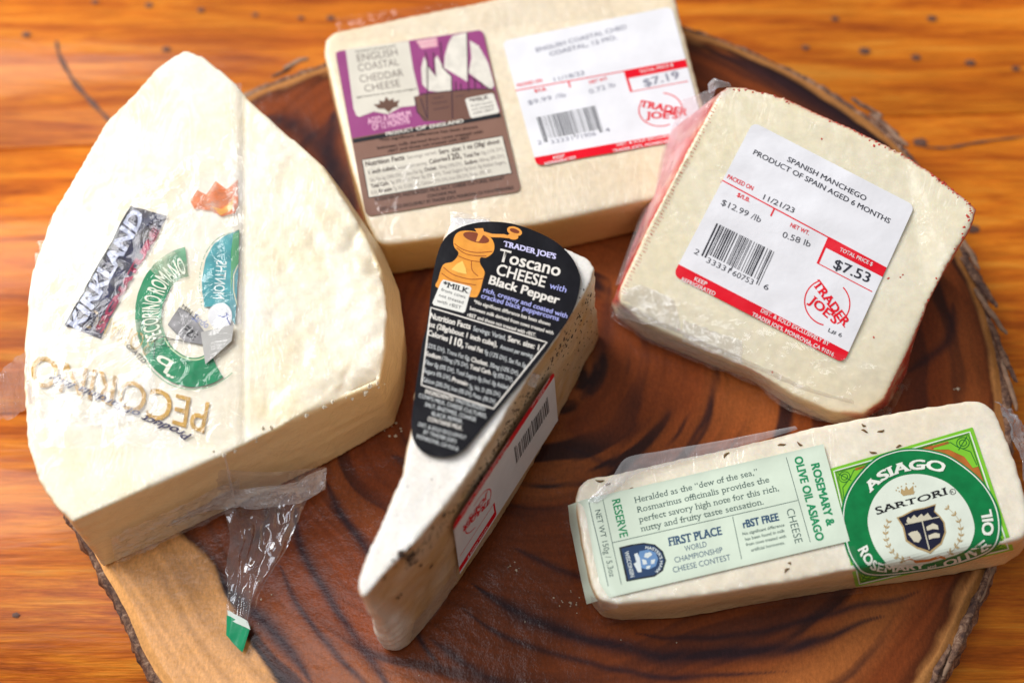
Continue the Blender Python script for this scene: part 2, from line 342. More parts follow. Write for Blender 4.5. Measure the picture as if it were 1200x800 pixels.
# ------------------------------------------------------------------ cheese bodies
class Cheese: pass
def ring3(pts): return np.array([at(x, y, ZB + h / 1000) for x, y, h in pts])
def body(name, parent, top, bottom, mat, voxel=.0010, smooth=6, disp=None, mask=None, mask2=None, mids=()):
    """top: (px, py, height mm); bottom: None (straight below) or (px, py); mids: (fraction of height, [None or (px, py)])"""
    T = ring3(top); B = T.copy(); B[:, 2] = ZB + .0003
    for k, b in enumerate(bottom or []):
        if b is not None: B[k] = at(b[0], b[1], ZB + .0003)
    rings = [T]
    for fr, pts in mids:
        Mr = T * (1 - fr) + B * fr
        for k, b in enumerate(pts):
            if b is not None: Mr[k] = at(b[0], b[1], Mr[k][2])
        rings.append(Mr)
    rings.append(B); n = len(T); m = len(rings)
    v = np.concatenate(rings); f = [list(range(n))[::-1], [(m - 1) * n + k for k in range(n)]]
    for r in range(m - 1):
        for k in range(n):
            a, b = r * n + k, r * n + (k + 1) % n; f += [[a, b, b + n, a + n]]
    o = mesh_np(name, v, f)
    mo = o.modifiers.new('r', 'REMESH'); mo.mode = 'VOXEL'; mo.voxel_size = voxel
    ms = o.modifiers.new('s', 'SMOOTH'); ms.factor = .6; ms.iterations = smooth
    dg = bpy.context.evaluated_depsgraph_get(); me = bpy.data.meshes.new_from_object(o.evaluated_get(dg))
    o.modifiers.clear(); old = o.data; o.data = me; me.name = name; bpy.data.meshes.remove(old)
    nv = len(me.vertices); co = np.empty(nv * 3, np.float32); me.vertices.foreach_get('co', co); co = co.reshape(-1, 3).astype(float)
    no = np.empty(nv * 3, np.float32); me.vertices.foreach_get('normal', no); no = no.reshape(-1, 3).astype(float)
    if co[:, 2].size and no[np.argmax(co[:, 2]), 2] < 0: me.flip_normals(); no = -no
    if disp is not None:
        dd = disp(co, no) * np.clip((co[:, 2] - ZB) / .002, 0, 1); co = co + no * dd[:, None]
    co[:, 2] = np.maximum(co[:, 2], ZB + .0003)
    me.vertices.foreach_set('co', co.astype(np.float32).ravel()); me.polygons.foreach_set('use_smooth', np.ones(len(me.polygons), bool)); me.update()
    me.materials.clear(); me.materials.append(mat); o.parent = parent; o.matrix_parent_inverse = parent_inv(parent)
    attr(o, 'mask', mask(co, no) if mask else np.zeros(nv)); attr(o, 'mask2', mask2(co, no) if mask2 else np.zeros(nv))
    c = Cheese(); c.o = o; c.parent = parent; c.co = co; c.no = no
    c.bvh = BVHTree.FromPolygons([tuple(q) for q in co], [tuple(p.vertices) for p in me.polygons]); return c
def to_px(co):
    d = np.asarray(co) - CAM; w = d @ FW; return 600 + FPX * (d @ RT) / w, 400 - FPX * (d @ UP) / w

# ------------------------------------------------------------------ labels and printing
def homog(src, dst):
    A = []; b = []
    for (x, y), (u, v) in zip(src, dst):
        A += [[x, y, 1, 0, 0, 0, -u * x, -u * y], [0, 0, 0, x, y, 1, -v * x, -v * y]]; b += [u, v]
    h = np.linalg.solve(np.array(A), np.array(b)); return np.append(h, 1).reshape(3, 3)
def hap(H, x, y):
    x = np.asarray(x, float); y = np.asarray(y, float); w = H[2, 0] * x + H[2, 1] * y + H[2, 2]
    return (H[0, 0] * x + H[0, 1] * y + H[0, 2]) / w, (H[1, 0] * x + H[1, 1] * y + H[1, 2]) / w

class Sheet:
    """a printed sheet lying on a cheese: canvas (u right, v down) -> place on the cheese surface"""
    def __init__(s, cheese, corners, W, Hh, step=3, smooth=3, off=.00025, pad=6, name='label', plane=None, flat=False):
        s.c = cheese; s.W, s.H = W, Hh; s.gap = .00004; s.sub = 9.; s.Hm = homog([(0, 0), (W, 0), (W, Hh), (0, Hh)], corners); s.Hi = np.linalg.inv(s.Hm)
        s.pad = pad; s.step = step; nu = int((W + 2 * pad) / step) + 2; nv = int((Hh + 2 * pad) / step) + 2
        U, V = np.meshgrid(np.arange(nu) * step - pad, np.arange(nv) * step - pad, indexing='ij'); px, py = hap(s.Hm, U, V); r = rays(px, py)
        t = np.full(U.shape, np.nan); ro = Vector(CAM)
        if plane is not None:
            p0, nrm = plane; t = ((p0 - CAM) @ nrm) / (r @ nrm)
        else:
            for i in range(nu):
                for j in range(nv):
                    d = Vector(r[i, j]); L = d.length; h = cheese.bvh.ray_cast(ro, d / L)
                    if h[0] is not None: t[i, j] = h[3] / L
            while np.isnan(t).any():
                bad = np.isnan(t); q = np.pad(t, 1, constant_values=np.nan); st = np.stack([q[:-2, 1:-1], q[2:, 1:-1], q[1:-1, :-2], q[1:-1, 2:]])
                with np.errstate(all='ignore'):
                    import warnings; warnings.simplefilter('ignore'); m = np.nanmean(st, 0)
                t[bad] = m[bad]
            for _ in range(smooth):
                q = np.pad(t, 1, mode='edge'); t = (q[:-2, 1:-1] + q[2:, 1:-1] + q[1:-1, :-2] + q[1:-1, 2:] + 2 * t) / 6
        if flat:
            Q = (CAM + r * t[..., None]).reshape(-1, 3); keep = np.ones(len(Q), bool)
            for _ in range(6):
                c0 = Q[keep].mean(0); nn = np.linalg.svd(Q[keep] - c0, full_matrices=False)[2][2]; d = (Q - c0) @ nn; keep = np.abs(d) < max(.0007, np.percentile(np.abs(d), 55))
            if nn @ FW > 0: nn = -nn
            u_ = (U.ravel() / W - .5); v_ = (V.ravel() / Hh - .5); Aq = np.stack([u_ * 0 + 1, u_, v_, u_ * u_, u_ * v_, v_ * v_], 1)
            keep = np.abs((Q - c0) @ nn) < .0035; tt = t.ravel()
            for _ in range(4):
                k_ = np.linalg.lstsq(Aq[keep], tt[keep], rcond=None)[0]; e_ = Aq @ k_ - tt; keep = keep & (np.abs(e_) < max(.002, 3 * np.std(e_[keep])))
            t = (Aq @ k_).reshape(t.shape) - max(0., np.percentile(e_[keep], 98.5)) - .0006 * (.5 + .5 * fbm(np.stack([U.ravel() / 45, V.ravel() / 30, 0 * U.ravel() + W], 1), 2, 17).reshape(t.shape))
        P = CAM + r * t[..., None]; a = np.gradient(P, axis=0); b = np.gradient(P, axis=1); n = np.cross(b, a); n /= np.linalg.norm(n, axis=-1)[..., None]
        n *= np.sign(-(n * r).sum(-1))[..., None]; s.P, s.n, s.off = P, n, off; s.base = None; s.name = name; s.crumple = 0
    def map(s, uv, lev):
        g = (np.asarray(uv, float) + s.pad) / s.step; i = np.clip(np.floor(g).astype(int), 0, np.array(s.P.shape[:2]) - 2); f = g - i
        def bl(A): return A[i[:, 0], i[:, 1]] * ((1 - f[:, 0]) * (1 - f[:, 1]))[:, None] + A[i[:, 0] + 1, i[:, 1]] * (f[:, 0] * (1 - f[:, 1]))[:, None] + A[i[:, 0], i[:, 1] + 1] * ((1 - f[:, 0]) * f[:, 1])[:, None] + A[i[:, 0] + 1, i[:, 1] + 1] * (f[:, 0] * f[:, 1])[:, None]
        if s.crumple:
            P0 = bl(s.P); c_ = s.crumple; w_ = np.stack([fbm(P0 * 110, 3, 200 + k) for k in range(2)] + [0 * P0[:, 0]], 1) * c_
            return P0 + w_ + bl(s.n) * (s.off + .35 * c_ * ridge(P0 * 130, 2, 210)[:, None] + c_ * .3 + np.reshape(lev, (-1, 1)) * s.gap)
        return bl(s.P) + bl(s.n) * (s.off + np.reshape(lev, (-1, 1)) * s.gap)
    def uv(s, p): x, y = hap(s.Hi, p[0], p[1]); return np.array([float(x), float(y)])
    def begin(s): s.lay = {}
    def add(s, key, v, f):
        v = np.asarray(v, float); v = v if v.shape[1] == 3 else np.column_stack([v, np.zeros(len(v))]); L = s.lay.setdefault(key, [[], [], 0]); L[0].append(v); L[1].append(np.asarray(f, int) + L[2]); L[2] += len(v)
    # key = (object name, material, level)
    def poly(s, key, pts, px=True, sub=None):
        sub = sub or s.sub
        p = np.array([s.uv(q) for q in pts]) if px else np.asarray(pts, float)
        f = np.array(tessellate_polygon([[Vector((a, b, 0)) for a, b in p]])); v = p
        while True:
            e = np.max([np.linalg.norm(v[f[:, k]] - v[f[:, (k + 1) % 3]], axis=1).max() for k in range(3)])
            if e < sub or len(f) > 30000: break
            v = list(map(tuple, v)); mid = {}; nf = []
            def mp(a, b):
                k = (min(a, b), max(a, b))
                if k not in mid: mid[k] = len(v); v.append(((v[a][0] + v[b][0]) / 2, (v[a][1] + v[b][1]) / 2))
                return mid[k]
            for a, b, c in f:
                x, y, z = mp(a, b), mp(b, c), mp(c, a); nf += [(a, x, z), (x, b, y), (z, y, c), (x, y, z)]
            v = np.array(v); f = np.array(nf)
        s.add(key, v, f)
    def line(s, key, pts, wd, px=True, closed=False, sub=6.):
        p = np.array([s.uv(q) for q in pts]) if px else np.asarray(pts, float)
        if closed: p = np.vstack([p, p[:1]])
        q = [p[0]]
        for a, b in zip(p[:-1], p[1:]):
            k = max(1, int(np.linalg.norm(b - a) / sub)); q += [a + (b - a) * i / k for i in range(1, k + 1)]
        q = np.array(q); t = np.gradient(q, axis=0)
        if closed: t[0] = t[-1] = (q[1] - q[-2])
        t /= np.linalg.norm(t, axis=1)[:, None] + 1e-9; n = np.stack([-t[:, 1], t[:, 0]], 1) * wd / 2
        v = np.stack([q + n, q - n], 1).reshape(-1, 2); k = np.arange(len(q) - 1) * 2
        s.add(key, v, np.concatenate([np.stack([k, k + 1, k + 3], 1), np.stack([k, k + 3, k + 2], 1)]))
    def ell(s, key, c, rx, ry, rot=0, n=28, px=True, ring=0, a0=0, a1=360):
        cc = s.uv(c) if px else np.array(c); a = np.radians(np.linspace(a0, a1, n + 1)); ro = math.radians(rot)
        p = np.stack([np.cos(a) * rx, np.sin(a) * ry], 1); p = np.stack([p[:, 0] * math.cos(ro) - p[:, 1] * math.sin(ro), p[:, 0] * math.sin(ro) + p[:, 1] * math.cos(ro)], 1) + cc
        if ring: s.line(key, p, ring, px=False, sub=99)
        else: s.poly(key, p[:-1], px=False)
    def text(s, key, txt, a, b, cap, bold=0, slab=False, shear=0, fit=True, sp=1., align=None):
        a = s.uv(a); b = s.uv(b); v, f, wd = glyphs(txt, bold, slab, shear, sp); L = np.linalg.norm(b - a); ux = (b - a) / L; uy = np.array([ux[1], -ux[0]])
        k = L / wd if fit else cap; s.add(key, np.column_stack([a + v[:, :1] * k * ux + v[:, 1:2] * cap * uy, v[:, 2]]), f)
    def path(s, key, txt, pts, cap, bold=0, slab=False, flip=1, shear=0):
        """letters along a curve (px points); cap may be a list of heights spread along it; flip=-1 mirrors"""
        c = catmull([s.uv(p) for p in pts], 12, False); d = np.concatenate([[0], np.cumsum(np.linalg.norm(np.diff(c, axis=0), axis=1))]); L = d[-1]
        v, f, wd = glyphs(txt, bold, slab, shear); x = v[:, 0] / wd * L; t = np.gradient(c, axis=0); t /= np.linalg.norm(t, axis=1)[:, None]
        g = lambda A: np.interp(x, d, A); caps = np.interp(v[:, 0] / wd, np.linspace(0, 1, len(cap)), cap) if hasattr(cap, '__len__') else cap
        tx, ty = g(t[:, 0]), g(t[:, 1]); s.add(key, np.stack([g(c[:, 0]) + ty * v[:, 1] * caps * flip, g(c[:, 1]) - tx * v[:, 1] * caps * flip, v[:, 2]], 1), f)
    def end(s):
        for (nm, mat, lev), (vs, fs, _) in s.lay.items():
            v = np.concatenate(vs); f = np.concatenate(fs); P = s.map(v[:, :2], lev + v[:, 2])
            # face the viewer side of the sheet
            e1 = v[f[:, 1]] - v[f[:, 0]]; e2 = v[f[:, 2]] - v[f[:, 0]]; cr = e1[:, 0] * e2[:, 1] - e1[:, 1] * e2[:, 0]; bad = cr > 0; f[bad] = f[bad][:, ::-1]
            par = s.base if (s.base is not None and nm != s.name) else s.c.parent
            o = mesh_np(nm, P, f, mat, None, True)
            o.parent = par; o.matrix_parent_inverse = parent_inv(s.c.parent) if par is s.c.parent else parent_inv(par)
            if nm == s.name and s.base is None: s.base = o
            if 'lettering' in nm or nm in ('barcode', 'dotted_border', 'corner_ornament', 'orange_bar', 'corner_ornament_light'): o['kind'] = 'stuff'
        return s.base

_gl = {}
def glyphs(txt, bold=0, slab=False, shear=0, sp=1.):
    k = (txt, bold, slab, shear, sp)
    if k in _gl: return _gl[k]
    cu = bpy.data.curves.new('t', 'FONT'); cu.body = txt; cu.resolution_u = 3; cu.offset = min(bold, 0); cu.shear = shear; cu.space_character = sp; cu.fill_mode = 'FRONT'
    o = bpy.data.objects.new('t', cu); me = o.to_mesh(); n = len(me.vertices); v = np.empty(n * 3, np.float32); me.vertices.foreach_get('co', v); v = v.reshape(-1, 3)[:, :2].astype(float)
    me.calc_loop_triangles(); f = np.array([t.vertices[:] for t in me.loop_triangles], int).reshape(-1, 3)
    if slab:
        cnt = {}
        for a, b, c in f:
            for e in ((a, b), (b, c), (c, a)): cnt[tuple(sorted(e))] = cnt.get(tuple(sorted(e)), 0) + 1
        ev = []; ef = []
        for (a, b), q in cnt.items():
            if q == 1 and abs(v[a, 1] - v[b, 1]) < .004 and .03 < abs(v[a, 0] - v[b, 0]) < .17 + 2 * bold:
                y = v[a, 1]; x0, x1 = sorted((v[a, 0], v[b, 0])); th_ = .05
                inside = -1 if y > .25 else 1
                for xa, xb in ((x0 - .065, x0), (x1, x1 + .065)): base = n + len(ev); ev += [(xa, y), (xb, y), (xb, y + inside * th_), (xa, y + inside * th_)]; ef += [(base, base + 1, base + 2), (base, base + 2, base + 3)]
        if ev: v = np.vstack([v, ev]); f = np.vstack([f, ef])
    o.to_mesh_clear(); bpy.data.objects.remove(o); bpy.data.curves.remove(cu)
    x0 = v[:, 0].min(); wd = v[:, 0].max() - x0; v = np.stack([v[:, 0] - x0, v[:, 1], 0 * v[:, 0]], 1) / CAPH
    if slab: v[n:, 2] = -.12
    if bold > 0:                      # heavier strokes: four shifted prints, each a hair above the last
        m = len(v); v = np.concatenate([v + np.array([dx * bold, dy * bold, q * .16]) for q, (dx, dy) in enumerate(((-1, -.6), (1, -.6), (-1, .6), (1, .6)))]); f = np.concatenate([f + q * m for q in range(4)])
    _gl[k] = (v, f, wd / CAPH); return _gl[k]
CAPH = 1.0; CAPH = float(glyphs('H')[0][:, 1].max()); _gl.clear()

def rrect(x0, y0, x1, y1, r, n=6, which=(1, 1, 1, 1)):
    out = []
    for k, (cx, cy, a) in enumerate(((x0 + r, y0 + r, 180), (x1 - r, y0 + r, 270), (x1 - r, y1 - r, 0), (x0 + r, y1 - r, 90))):
        if which[k]: out += [(cx + r * math.cos(math.radians(a + i * 90 / n)), cy + r * math.sin(math.radians(a + i * 90 / n))) for i in range(n + 1)]
        else: out += [((x0, y0), (x1, y0), (x1, y1), (x0, y1))[k]]
    return out

RED = (.76, .003, .018); WHITE = (.80, .80, .84); BLK = (.012, .012, .016)
# shop label layout, measured on the one with its writing in focus
_MP = crop(780, 140, 2.76)
_MC = [(882.5, 143), (1072, 241), (988.5, 425.5), (788.5, 322.5)]; TW, TH = 213., 203.
_MH = np.linalg.inv(homog([(0, 0), (TW, 0), (TW, TH), (0, TH)], _MC))
def _mc(x, y): a, b = hap(_MH, *_MP(x, y)); return float(a), float(b)
def shop_label(cheese, corners, title, packed, perlb, weight, price, digits, lot, vmin=0, ink_grey=False, **kw):
    S = Sheet(cheese, corners, TW, TH, name='price_label', **kw); S.begin()
    px = lambda x, y: tuple(float(q) for q in hap(S.Hm, *_mc(x, y)))
    base = ('price_label', ink(WHITE, .35, coat=.4), 0); red = ('red_print', ink(RED, .35), 1); k1 = ('lettering', ink((.03, .03, .045) if not ink_grey else (.25, .25, .32), .5), 2)
    wt = ('white_lettering', ink((.85, .80, .80), .4), 3); rt = ('red_lettering', ink(RED, .4), 2)
    S.poly(base, rrect(0, vmin, TW, TH, 8, which=(1, 1, 1, 1) if vmin == 0 else (0, 0, 1, 1)), px=False)
    bh = _mc(42, 468)[1]; S.poly(red, rrect(0, bh, TW, TH, 8, which=(0, 0, 1, 1)), px=False)
    t = lambda key, s, a, b, cap, **q: S.text(key, s, px(*a), px(*b), cap / 2.76, **q)
    if vmin == 0:
        for s, a, b in title: t(k1, s, a, b, 17, bold=.018)
        t(rt, 'PACKED ON', (198, 190), (280, 230), 14, bold=.03); t(k1, packed, (314, 258), (413, 303), 17, bold=.01)
        t(rt, '$/LB.', (230, 248), (270, 268), 13, bold=.03); t(rt, 'NET WT.', (402, 346), (462, 374), 13, bold=.03)
        t(k1, perlb, (178, 275), (305, 334), 19); t(k1, weight, (376, 380), (466, 413), 19)
        S.line(red, [px(183, 197), px(535, 386)], 1.6); S.line(red, [px(352, 288), px(340, 313)], 2.)
    a = _mc(530, 380); b = _mc(722, 470); c = _mc(703, 510); d = _mc(512, 420)
    if vmin < a[1]: S.poly(red, [(a[0], a[1]), (TW, a[1] + 1), (TW, c[1]), (d[0] + .5, c[1])], px=False); t(wt, 'TOTAL PRICE $', (562, 425), (667, 474), 12, bold=.02)
    S.line(red, [px(528, 384), px(492, 466)], 3.); S.line(red, [px(490, 464), px(668, 557)], 1.2)
    if vmin == 0: t(k1, lot, (525, 686), (568, 704), 12, bold=.01); t(k1, price, (541, 480), (655, 528), 31, bold=.02)
    S.ell(red, px(523, 592), 26.0, 25.5, ring=1.5, a0=-95 + 25, a1=25 + 25 - 10, n=16); S.ell(red, px(523, 592), 26.0, 25.5, ring=1.5, a0=95 - 20, a1=235 - 10, n=18)
    t(rt, 'TRADER', (474, 532), (578, 672), 27, bold=.045, slab=True); t(rt, "JOE'S", (462, 590), (546, 662), 27, bold=.045, slab=True)
    # barcode
    p0 = np.array(_mc(165, 335)); p1 = np.array(_mc(358, 430)); q0 = np.array(_mc(115, 440)); q1 = np.array(_mc(308, 540)); bk = ('barcode', ink((.02, .02, .03), .5), 2); r2 = random.Random(digits)
    x = 0; tot = 95; seq = []
    while x < tot:
        wb = r2.choice((1, 1, 2, 2, 3)); sp = r2.choice((1, 1, 2, 3)); seq.append((x, min(wb, tot - x))); x += wb + sp
    for i, (x, wb) in enumerate(seq):
        f0, f1 = x / tot, (x + wb * .8) / tot; ext = 1.0 if i in (0, 1, len(seq) // 2, len(seq) - 1, len(seq) - 2) else .88
        A, B_ = p0 + (p1 - p0) * f0, p0 + (p1 - p0) * f1; C_, D_ = q0 + (q1 - q0) * f1, q0 + (q1 - q0) * f0
        S.poly(bk, [A, B_, B_ + (C_ - B_) * ext, A + (D_ - A) * ext], px=False, sub=30)
    dg = digits.split()
    if vmin == 0: t(k1, dg[0], (90, 432), (104, 440), 17); t(k1, dg[1], (130, 461), (203, 497), 17); t(k1, dg[2], (214, 503), (280, 535), 17); t(k1, dg[3], (315, 546), (330, 553), 17)
    t(wt, 'KEEP', (92, 520), (131, 538), 12, bold=.02); t(wt, 'REFRIGERATED', (50, 522), (158, 570), 12, bold=.02)
    t(wt, 'DIST. & SOLD EXCLUSIVELY BY', (307, 622), (526, 732), 12, bold=.02); t(wt, "TRADER JOE'S, MONROVIA, CA 91016", (278, 634), (541, 766), 12, bold=.02)
    S.end(); return S

# ------------------------------------------------------------------ films
FILM = film_mat('clear_film', milk=.10, refl=.6, rough=.12)
FILM_W = film_mat('gathered_film', milk=.34, refl=1.2, rough=.16, bump=1.0, scale=420)
WRAP = film_mat('shrink_wrap', tint=(.995, .995, .995), milk=.01, refl=.22, rough=.08, bump=.9, scale=90)
FILM_P = film_mat('bluish_film', tint=(.80, .78, .95), milk=.30, refl=1.4, rough=.14, bump=1.0, scale=300)
def film(name, parent, A, B, n=40, m=24, amp=.002, mat=FILM, seed=0, freq=90, z_min=None, label=None, along=.35):
    """crumpled sheet between two curves of (px, py, height mm above the board)"""
    a = catmull(ring3(A), 10, False); b = catmull(ring3(B), 10, False)
    rs = lambda c: np.stack([np.interp(np.linspace(0, 1, n), np.linspace(0, 1, len(c)), c[:, k]) for k in range(3)], 1)
    a, b = rs(a), rs(b); u = np.linspace(0, 1, m)[None, :, None]; P = a[:, None] * (1 - u) + b[:, None] * u
    nu, nv = P.shape[:2]; F = P.reshape(-1, 3); U = np.repeat(np.arange(n) / n, m); V = np.tile(np.arange(m) / m, n)
    la = np.linalg.norm(a[-1] - a[0]) + np.linalg.norm(b[-1] - b[0]); lb = np.linalg.norm(a - b, axis=1).mean()
    q = np.stack([U * la / 2 * freq * along * 1., V * lb * freq, 0 * U + seed * 3.7], 1)
    w1 = ridge(q, 3, seed); w2 = fbm(q * 1.7, 3, seed + 9)
    e = np.minimum(1, 4 * np.minimum(V, 1 - V) + .35)
    F = F + np.stack([w2 * amp * .5, w1 * amp * .4, (w1 * .6 + w2 * .5) * amp * e], 1)
    if z_min is not None: F[:, 2] = np.maximum(F[:, 2], z_min)
    o = mesh_np(name, F, grid_faces(nu, nv), mat, parent, True)
    if label: o['label'] = label
    return o
def drape(cheese, poly, mat, name='film', amp=.0004, off=.0006, freq=160, seed=0, step=4, smooth=1, along=(1, 1)):
    """film lying on a cheese inside a px quad"""
    S = Sheet(cheese, poly, 100 * 1., 100 * 1., step=step / 3., smooth=smooth, off=0, pad=0, name=name)
    P = S.P; n = S.n; sh = P.shape; q = P.reshape(-1, 3) * freq * np.array([along[0], along[1], 1]); dis = (off + amp * ridge(q, 3, seed)).reshape(sh[0], sh[1], 1)
    t = (P + n * dis).reshape(-1, 3); g = grid_faces(sh[0], sh[1])
    return mesh_np(name, t, g, mat, cheese.parent, True)

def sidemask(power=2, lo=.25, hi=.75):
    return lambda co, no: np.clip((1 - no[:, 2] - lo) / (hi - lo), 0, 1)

# ------------------------------------------------------------------ 1. cheddar block
cheddar = thing('cheddar_block', tuple(at(610, 170, ZB)), 'rectangular cream cheddar block with purple and brown ship label, behind the others', 'cheese', 'packaged cheeses on the board')
CM = cheese_mat('cheddar', (.80, .69, .52), (.79, .65, .45), (.72, .46, .16), coat=.45, wr=240, coat_b=.35, blot=30)  # golden side tone paints in the shade and translucent glow of the sides
CH = body('block', cheddar, [(378, 62, 25), (380, 46, 25), (390, 36, 25), (467, 20, 25), (571, -1, 25), (690, -26, 25), (776, -42, 25), (788, -25, 25), (794, 8, 25), (806, 55, 25), (822, 110, 25), (838, 170, 25), (845, 208, 25),
    (838, 220, 25), (750, 236, 25), (637, 261, 25), (507, 279, 25), (452, 287, 25), (440, 282, 25), (428, 258, 25), (412, 200, 25), (395, 130, 25)], None, CM, .0011, 6,
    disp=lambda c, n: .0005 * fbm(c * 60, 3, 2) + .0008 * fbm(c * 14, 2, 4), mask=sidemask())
P5 = crop(370, 0, 3.078); P6 = crop(380, 20, 5.); P7 = crop(400, 120, 5.4545)
S = Sheet(CH, [P5(70, 190), P5(603, 108), P5(742, 690), P5(182, 782)], 176, 196, name='front_label', flat=True, off=.0001); S.begin()
BR = (.235, .125, .092); PU = (.30, .055, .20); CR = (.68, .64, .55); DB = (.045, .022, .018)
base = ('front_label', ink(BR, .4, coat=.4), 0); pur = ('purple_panel', ink(PU, .4, coat=.4), 1); cr = ('cream_panel', ink(CR, .4), 2); dk = ('lettering', ink(DB, .5), 3)
blk = ('black_band', ink(BLK, .4), 2); pk = ('pink_lettering', ink((.80, .45, .60), .4), 3); lt = ('cream_lettering', ink((.75, .70, .62), .4), 3); hb = ('ship_hull', ink((.16, .075, .055), .5), 3); rg = ('ship_rigging', ink((.05, .02, .035), .5), 4)
S.poly(base, rrect(0, 0, 176, 196, 7), px=False)
S.poly(pur, [P5(72, 192), P5(82, 186), P5(590, 110), P5(604, 118), P5(665, 405), P5(130, 500)])
S.poly(blk, [P7(70, 238), P7(1016, 72), P7(1022, 96), P7(78, 262)])
S.poly(cr, [P6(125, 192), P6(495, 143), P6(520, 300), P6(556, 450), P6(530, 522), P6(450, 530), P6(372, 572), P6(290, 556), P6(205, 588), P6(188, 578), P6(172, 540)])
for s_, a, b, c in (('PRODUCT OF ENGLAND', (185, 212), (420, 176), 10), ('ENGLISH', (197, 265), (432, 227), 44), ('COASTAL', (203, 322), (440, 284), 44), ('CHEDDAR', (212, 388), (466, 348), 44), ('CHEESE', (240, 443), (448, 408), 42), ('aged cheese from the south coast of England', (190, 478), (540, 428), 11)):
    S.text(dk if c < 20 else ('title', ink((.13, .09, .08), .5), 3), s_, P6(*a), P6(*b), c / 5., bold=.012 if c < 20 else -.006)
S.poly(('leaf_emblem', ink((.13, .065, .045), .5), 3), [P6(*q) for q in ((290, 515), (325, 512), (322, 490), (350, 498), (362, 468), (382, 492), (405, 478), (408, 500), (442, 488), (428, 520), (440, 528), (405, 535), (378, 562), (352, 540), (318, 540))])
S.text(pk, 'AGED A MINIMUM', P5(190, 450), P5(345, 421), 7, bold=.04); S.text(pk, 'OF 12 MONTHS', P5(207, 472), P5(340, 445), 7, bold=.04)
sail = ('sails', ink((.74, .70, .62), .45, var=.1), 2)
for q in ([(585, 232), (568, 300), (574, 395), (610, 434), (680, 442), (745, 440), (746, 352), (692, 290), (662, 228), (648, 250), (656, 352), (628, 320), (608, 290)],
          [(752, 112), (836, 94), (838, 382), (790, 352), (702, 300), (706, 228), (730, 150)], [(852, 140), (905, 172), (960, 270), (996, 402), (978, 430), (900, 370), (846, 330), (862, 240)]): S.poly(sail, [P6(*p) for p in q])
S.poly(('pink_panel', ink((.72, .33, .42), .4), 2), [P6(535, 142), P6(660, 122), P6(665, 176), P6(572, 190)]); S.text(lt, "TRADER JOE'S", P6(545, 160), P6(655, 142), 3); S.text(lt, 'IMPORTED', P6(560, 182), P6(652, 168), 3)
S.poly(hb, [P6(*p) for p in ((524, 470), (580, 458), (720, 436), (838, 432), (940, 420), (1000, 432), (1016, 520), (1010, 560), (850, 590), (760, 612), (580, 612), (545, 560))])
for q in (((592, 205), (603, 250), (606, 455)), ((640, 210), (646, 330)), ((680, 150), (694, 300), (746, 350), (752, 600)), ((836, 92), (846, 440)), ((560, 455), (700, 440), (860, 425), (990, 425)), ((565, 480), (600, 590)), ((600, 450), (606, 600)), ((530, 472), (545, 560), (600, 610)), ((850, 350), (980, 432)), ((880, 360), (885, 420)), ((920, 385), (925, 420)), ((770, 380), (772, 440)), ((800, 390), (800, 435)), ((655, 350), (648, 330), (608, 290))):
    S.line(rg, [P6(*p) for p in q], 1.3)
for q in ((640, 480, 700, 470), (630, 510, 720, 498), (640, 545, 730, 530), (770, 470, 820, 462)): S.line(rg, [P6(q[0], q[1]), P6(q[2], q[3])], .7)
S.poly(('milk_badge', ink((.72, .69, .62), .4), 5), [P6(*p) for p in ((826, 490), (834, 480), (980, 450), (992, 456), (1026, 555), (1018, 566), (868, 596), (856, 590))])
S.text(('badge_lettering', ink(DB, .5), 6), '*MILK', P6(855, 505), P6(965, 482), 4.2, bold=.03)
for k, s_ in enumerate(('from cows', 'not treated', 'with rBST')): S.text(('badge_lettering', ink(DB, .5), 6), s_, P6(862 + k * 6, 530 + k * 22), P6(985 + k * 6, 505 + k * 22), 2.6)
for s_, a, b in (('PRODUCT', (288, 216), (462, 184)), ('OF', (482, 182), (548, 168)), ('ENGLAND', (568, 168), (782, 130))): S.text(('cream_lettering', ink((.75, .70, .62), .4), 3), s_, P7(*a), P7(*b), 4.0, bold=.04)
for s_, a, b in (('*No significant difference has been shown', (245, 252), (872, 166)), ('between milk derived from cows treated with', (232, 302), (905, 196)), ('rBST and those not treated with rBST', (300, 322), (820, 236))): S.text(dk, s_, P7(*a), P7(*b), 3.2, bold=.03)
S.poly(('nutrition_panel', ink(CR, .4), 2), [P7(132, 370), P7(1030, 216), P7(1090, 455), P7(175, 612)]); S.line(dk, [P7(132, 370), P7(1030, 216), P7(1090, 455), P7(175, 612)], 1.0, closed=True)
kl = ('lettering', ink(DB, .5), 3); gl_ = ('small_lettering', ink((.30, .26, .23), .5), 3)
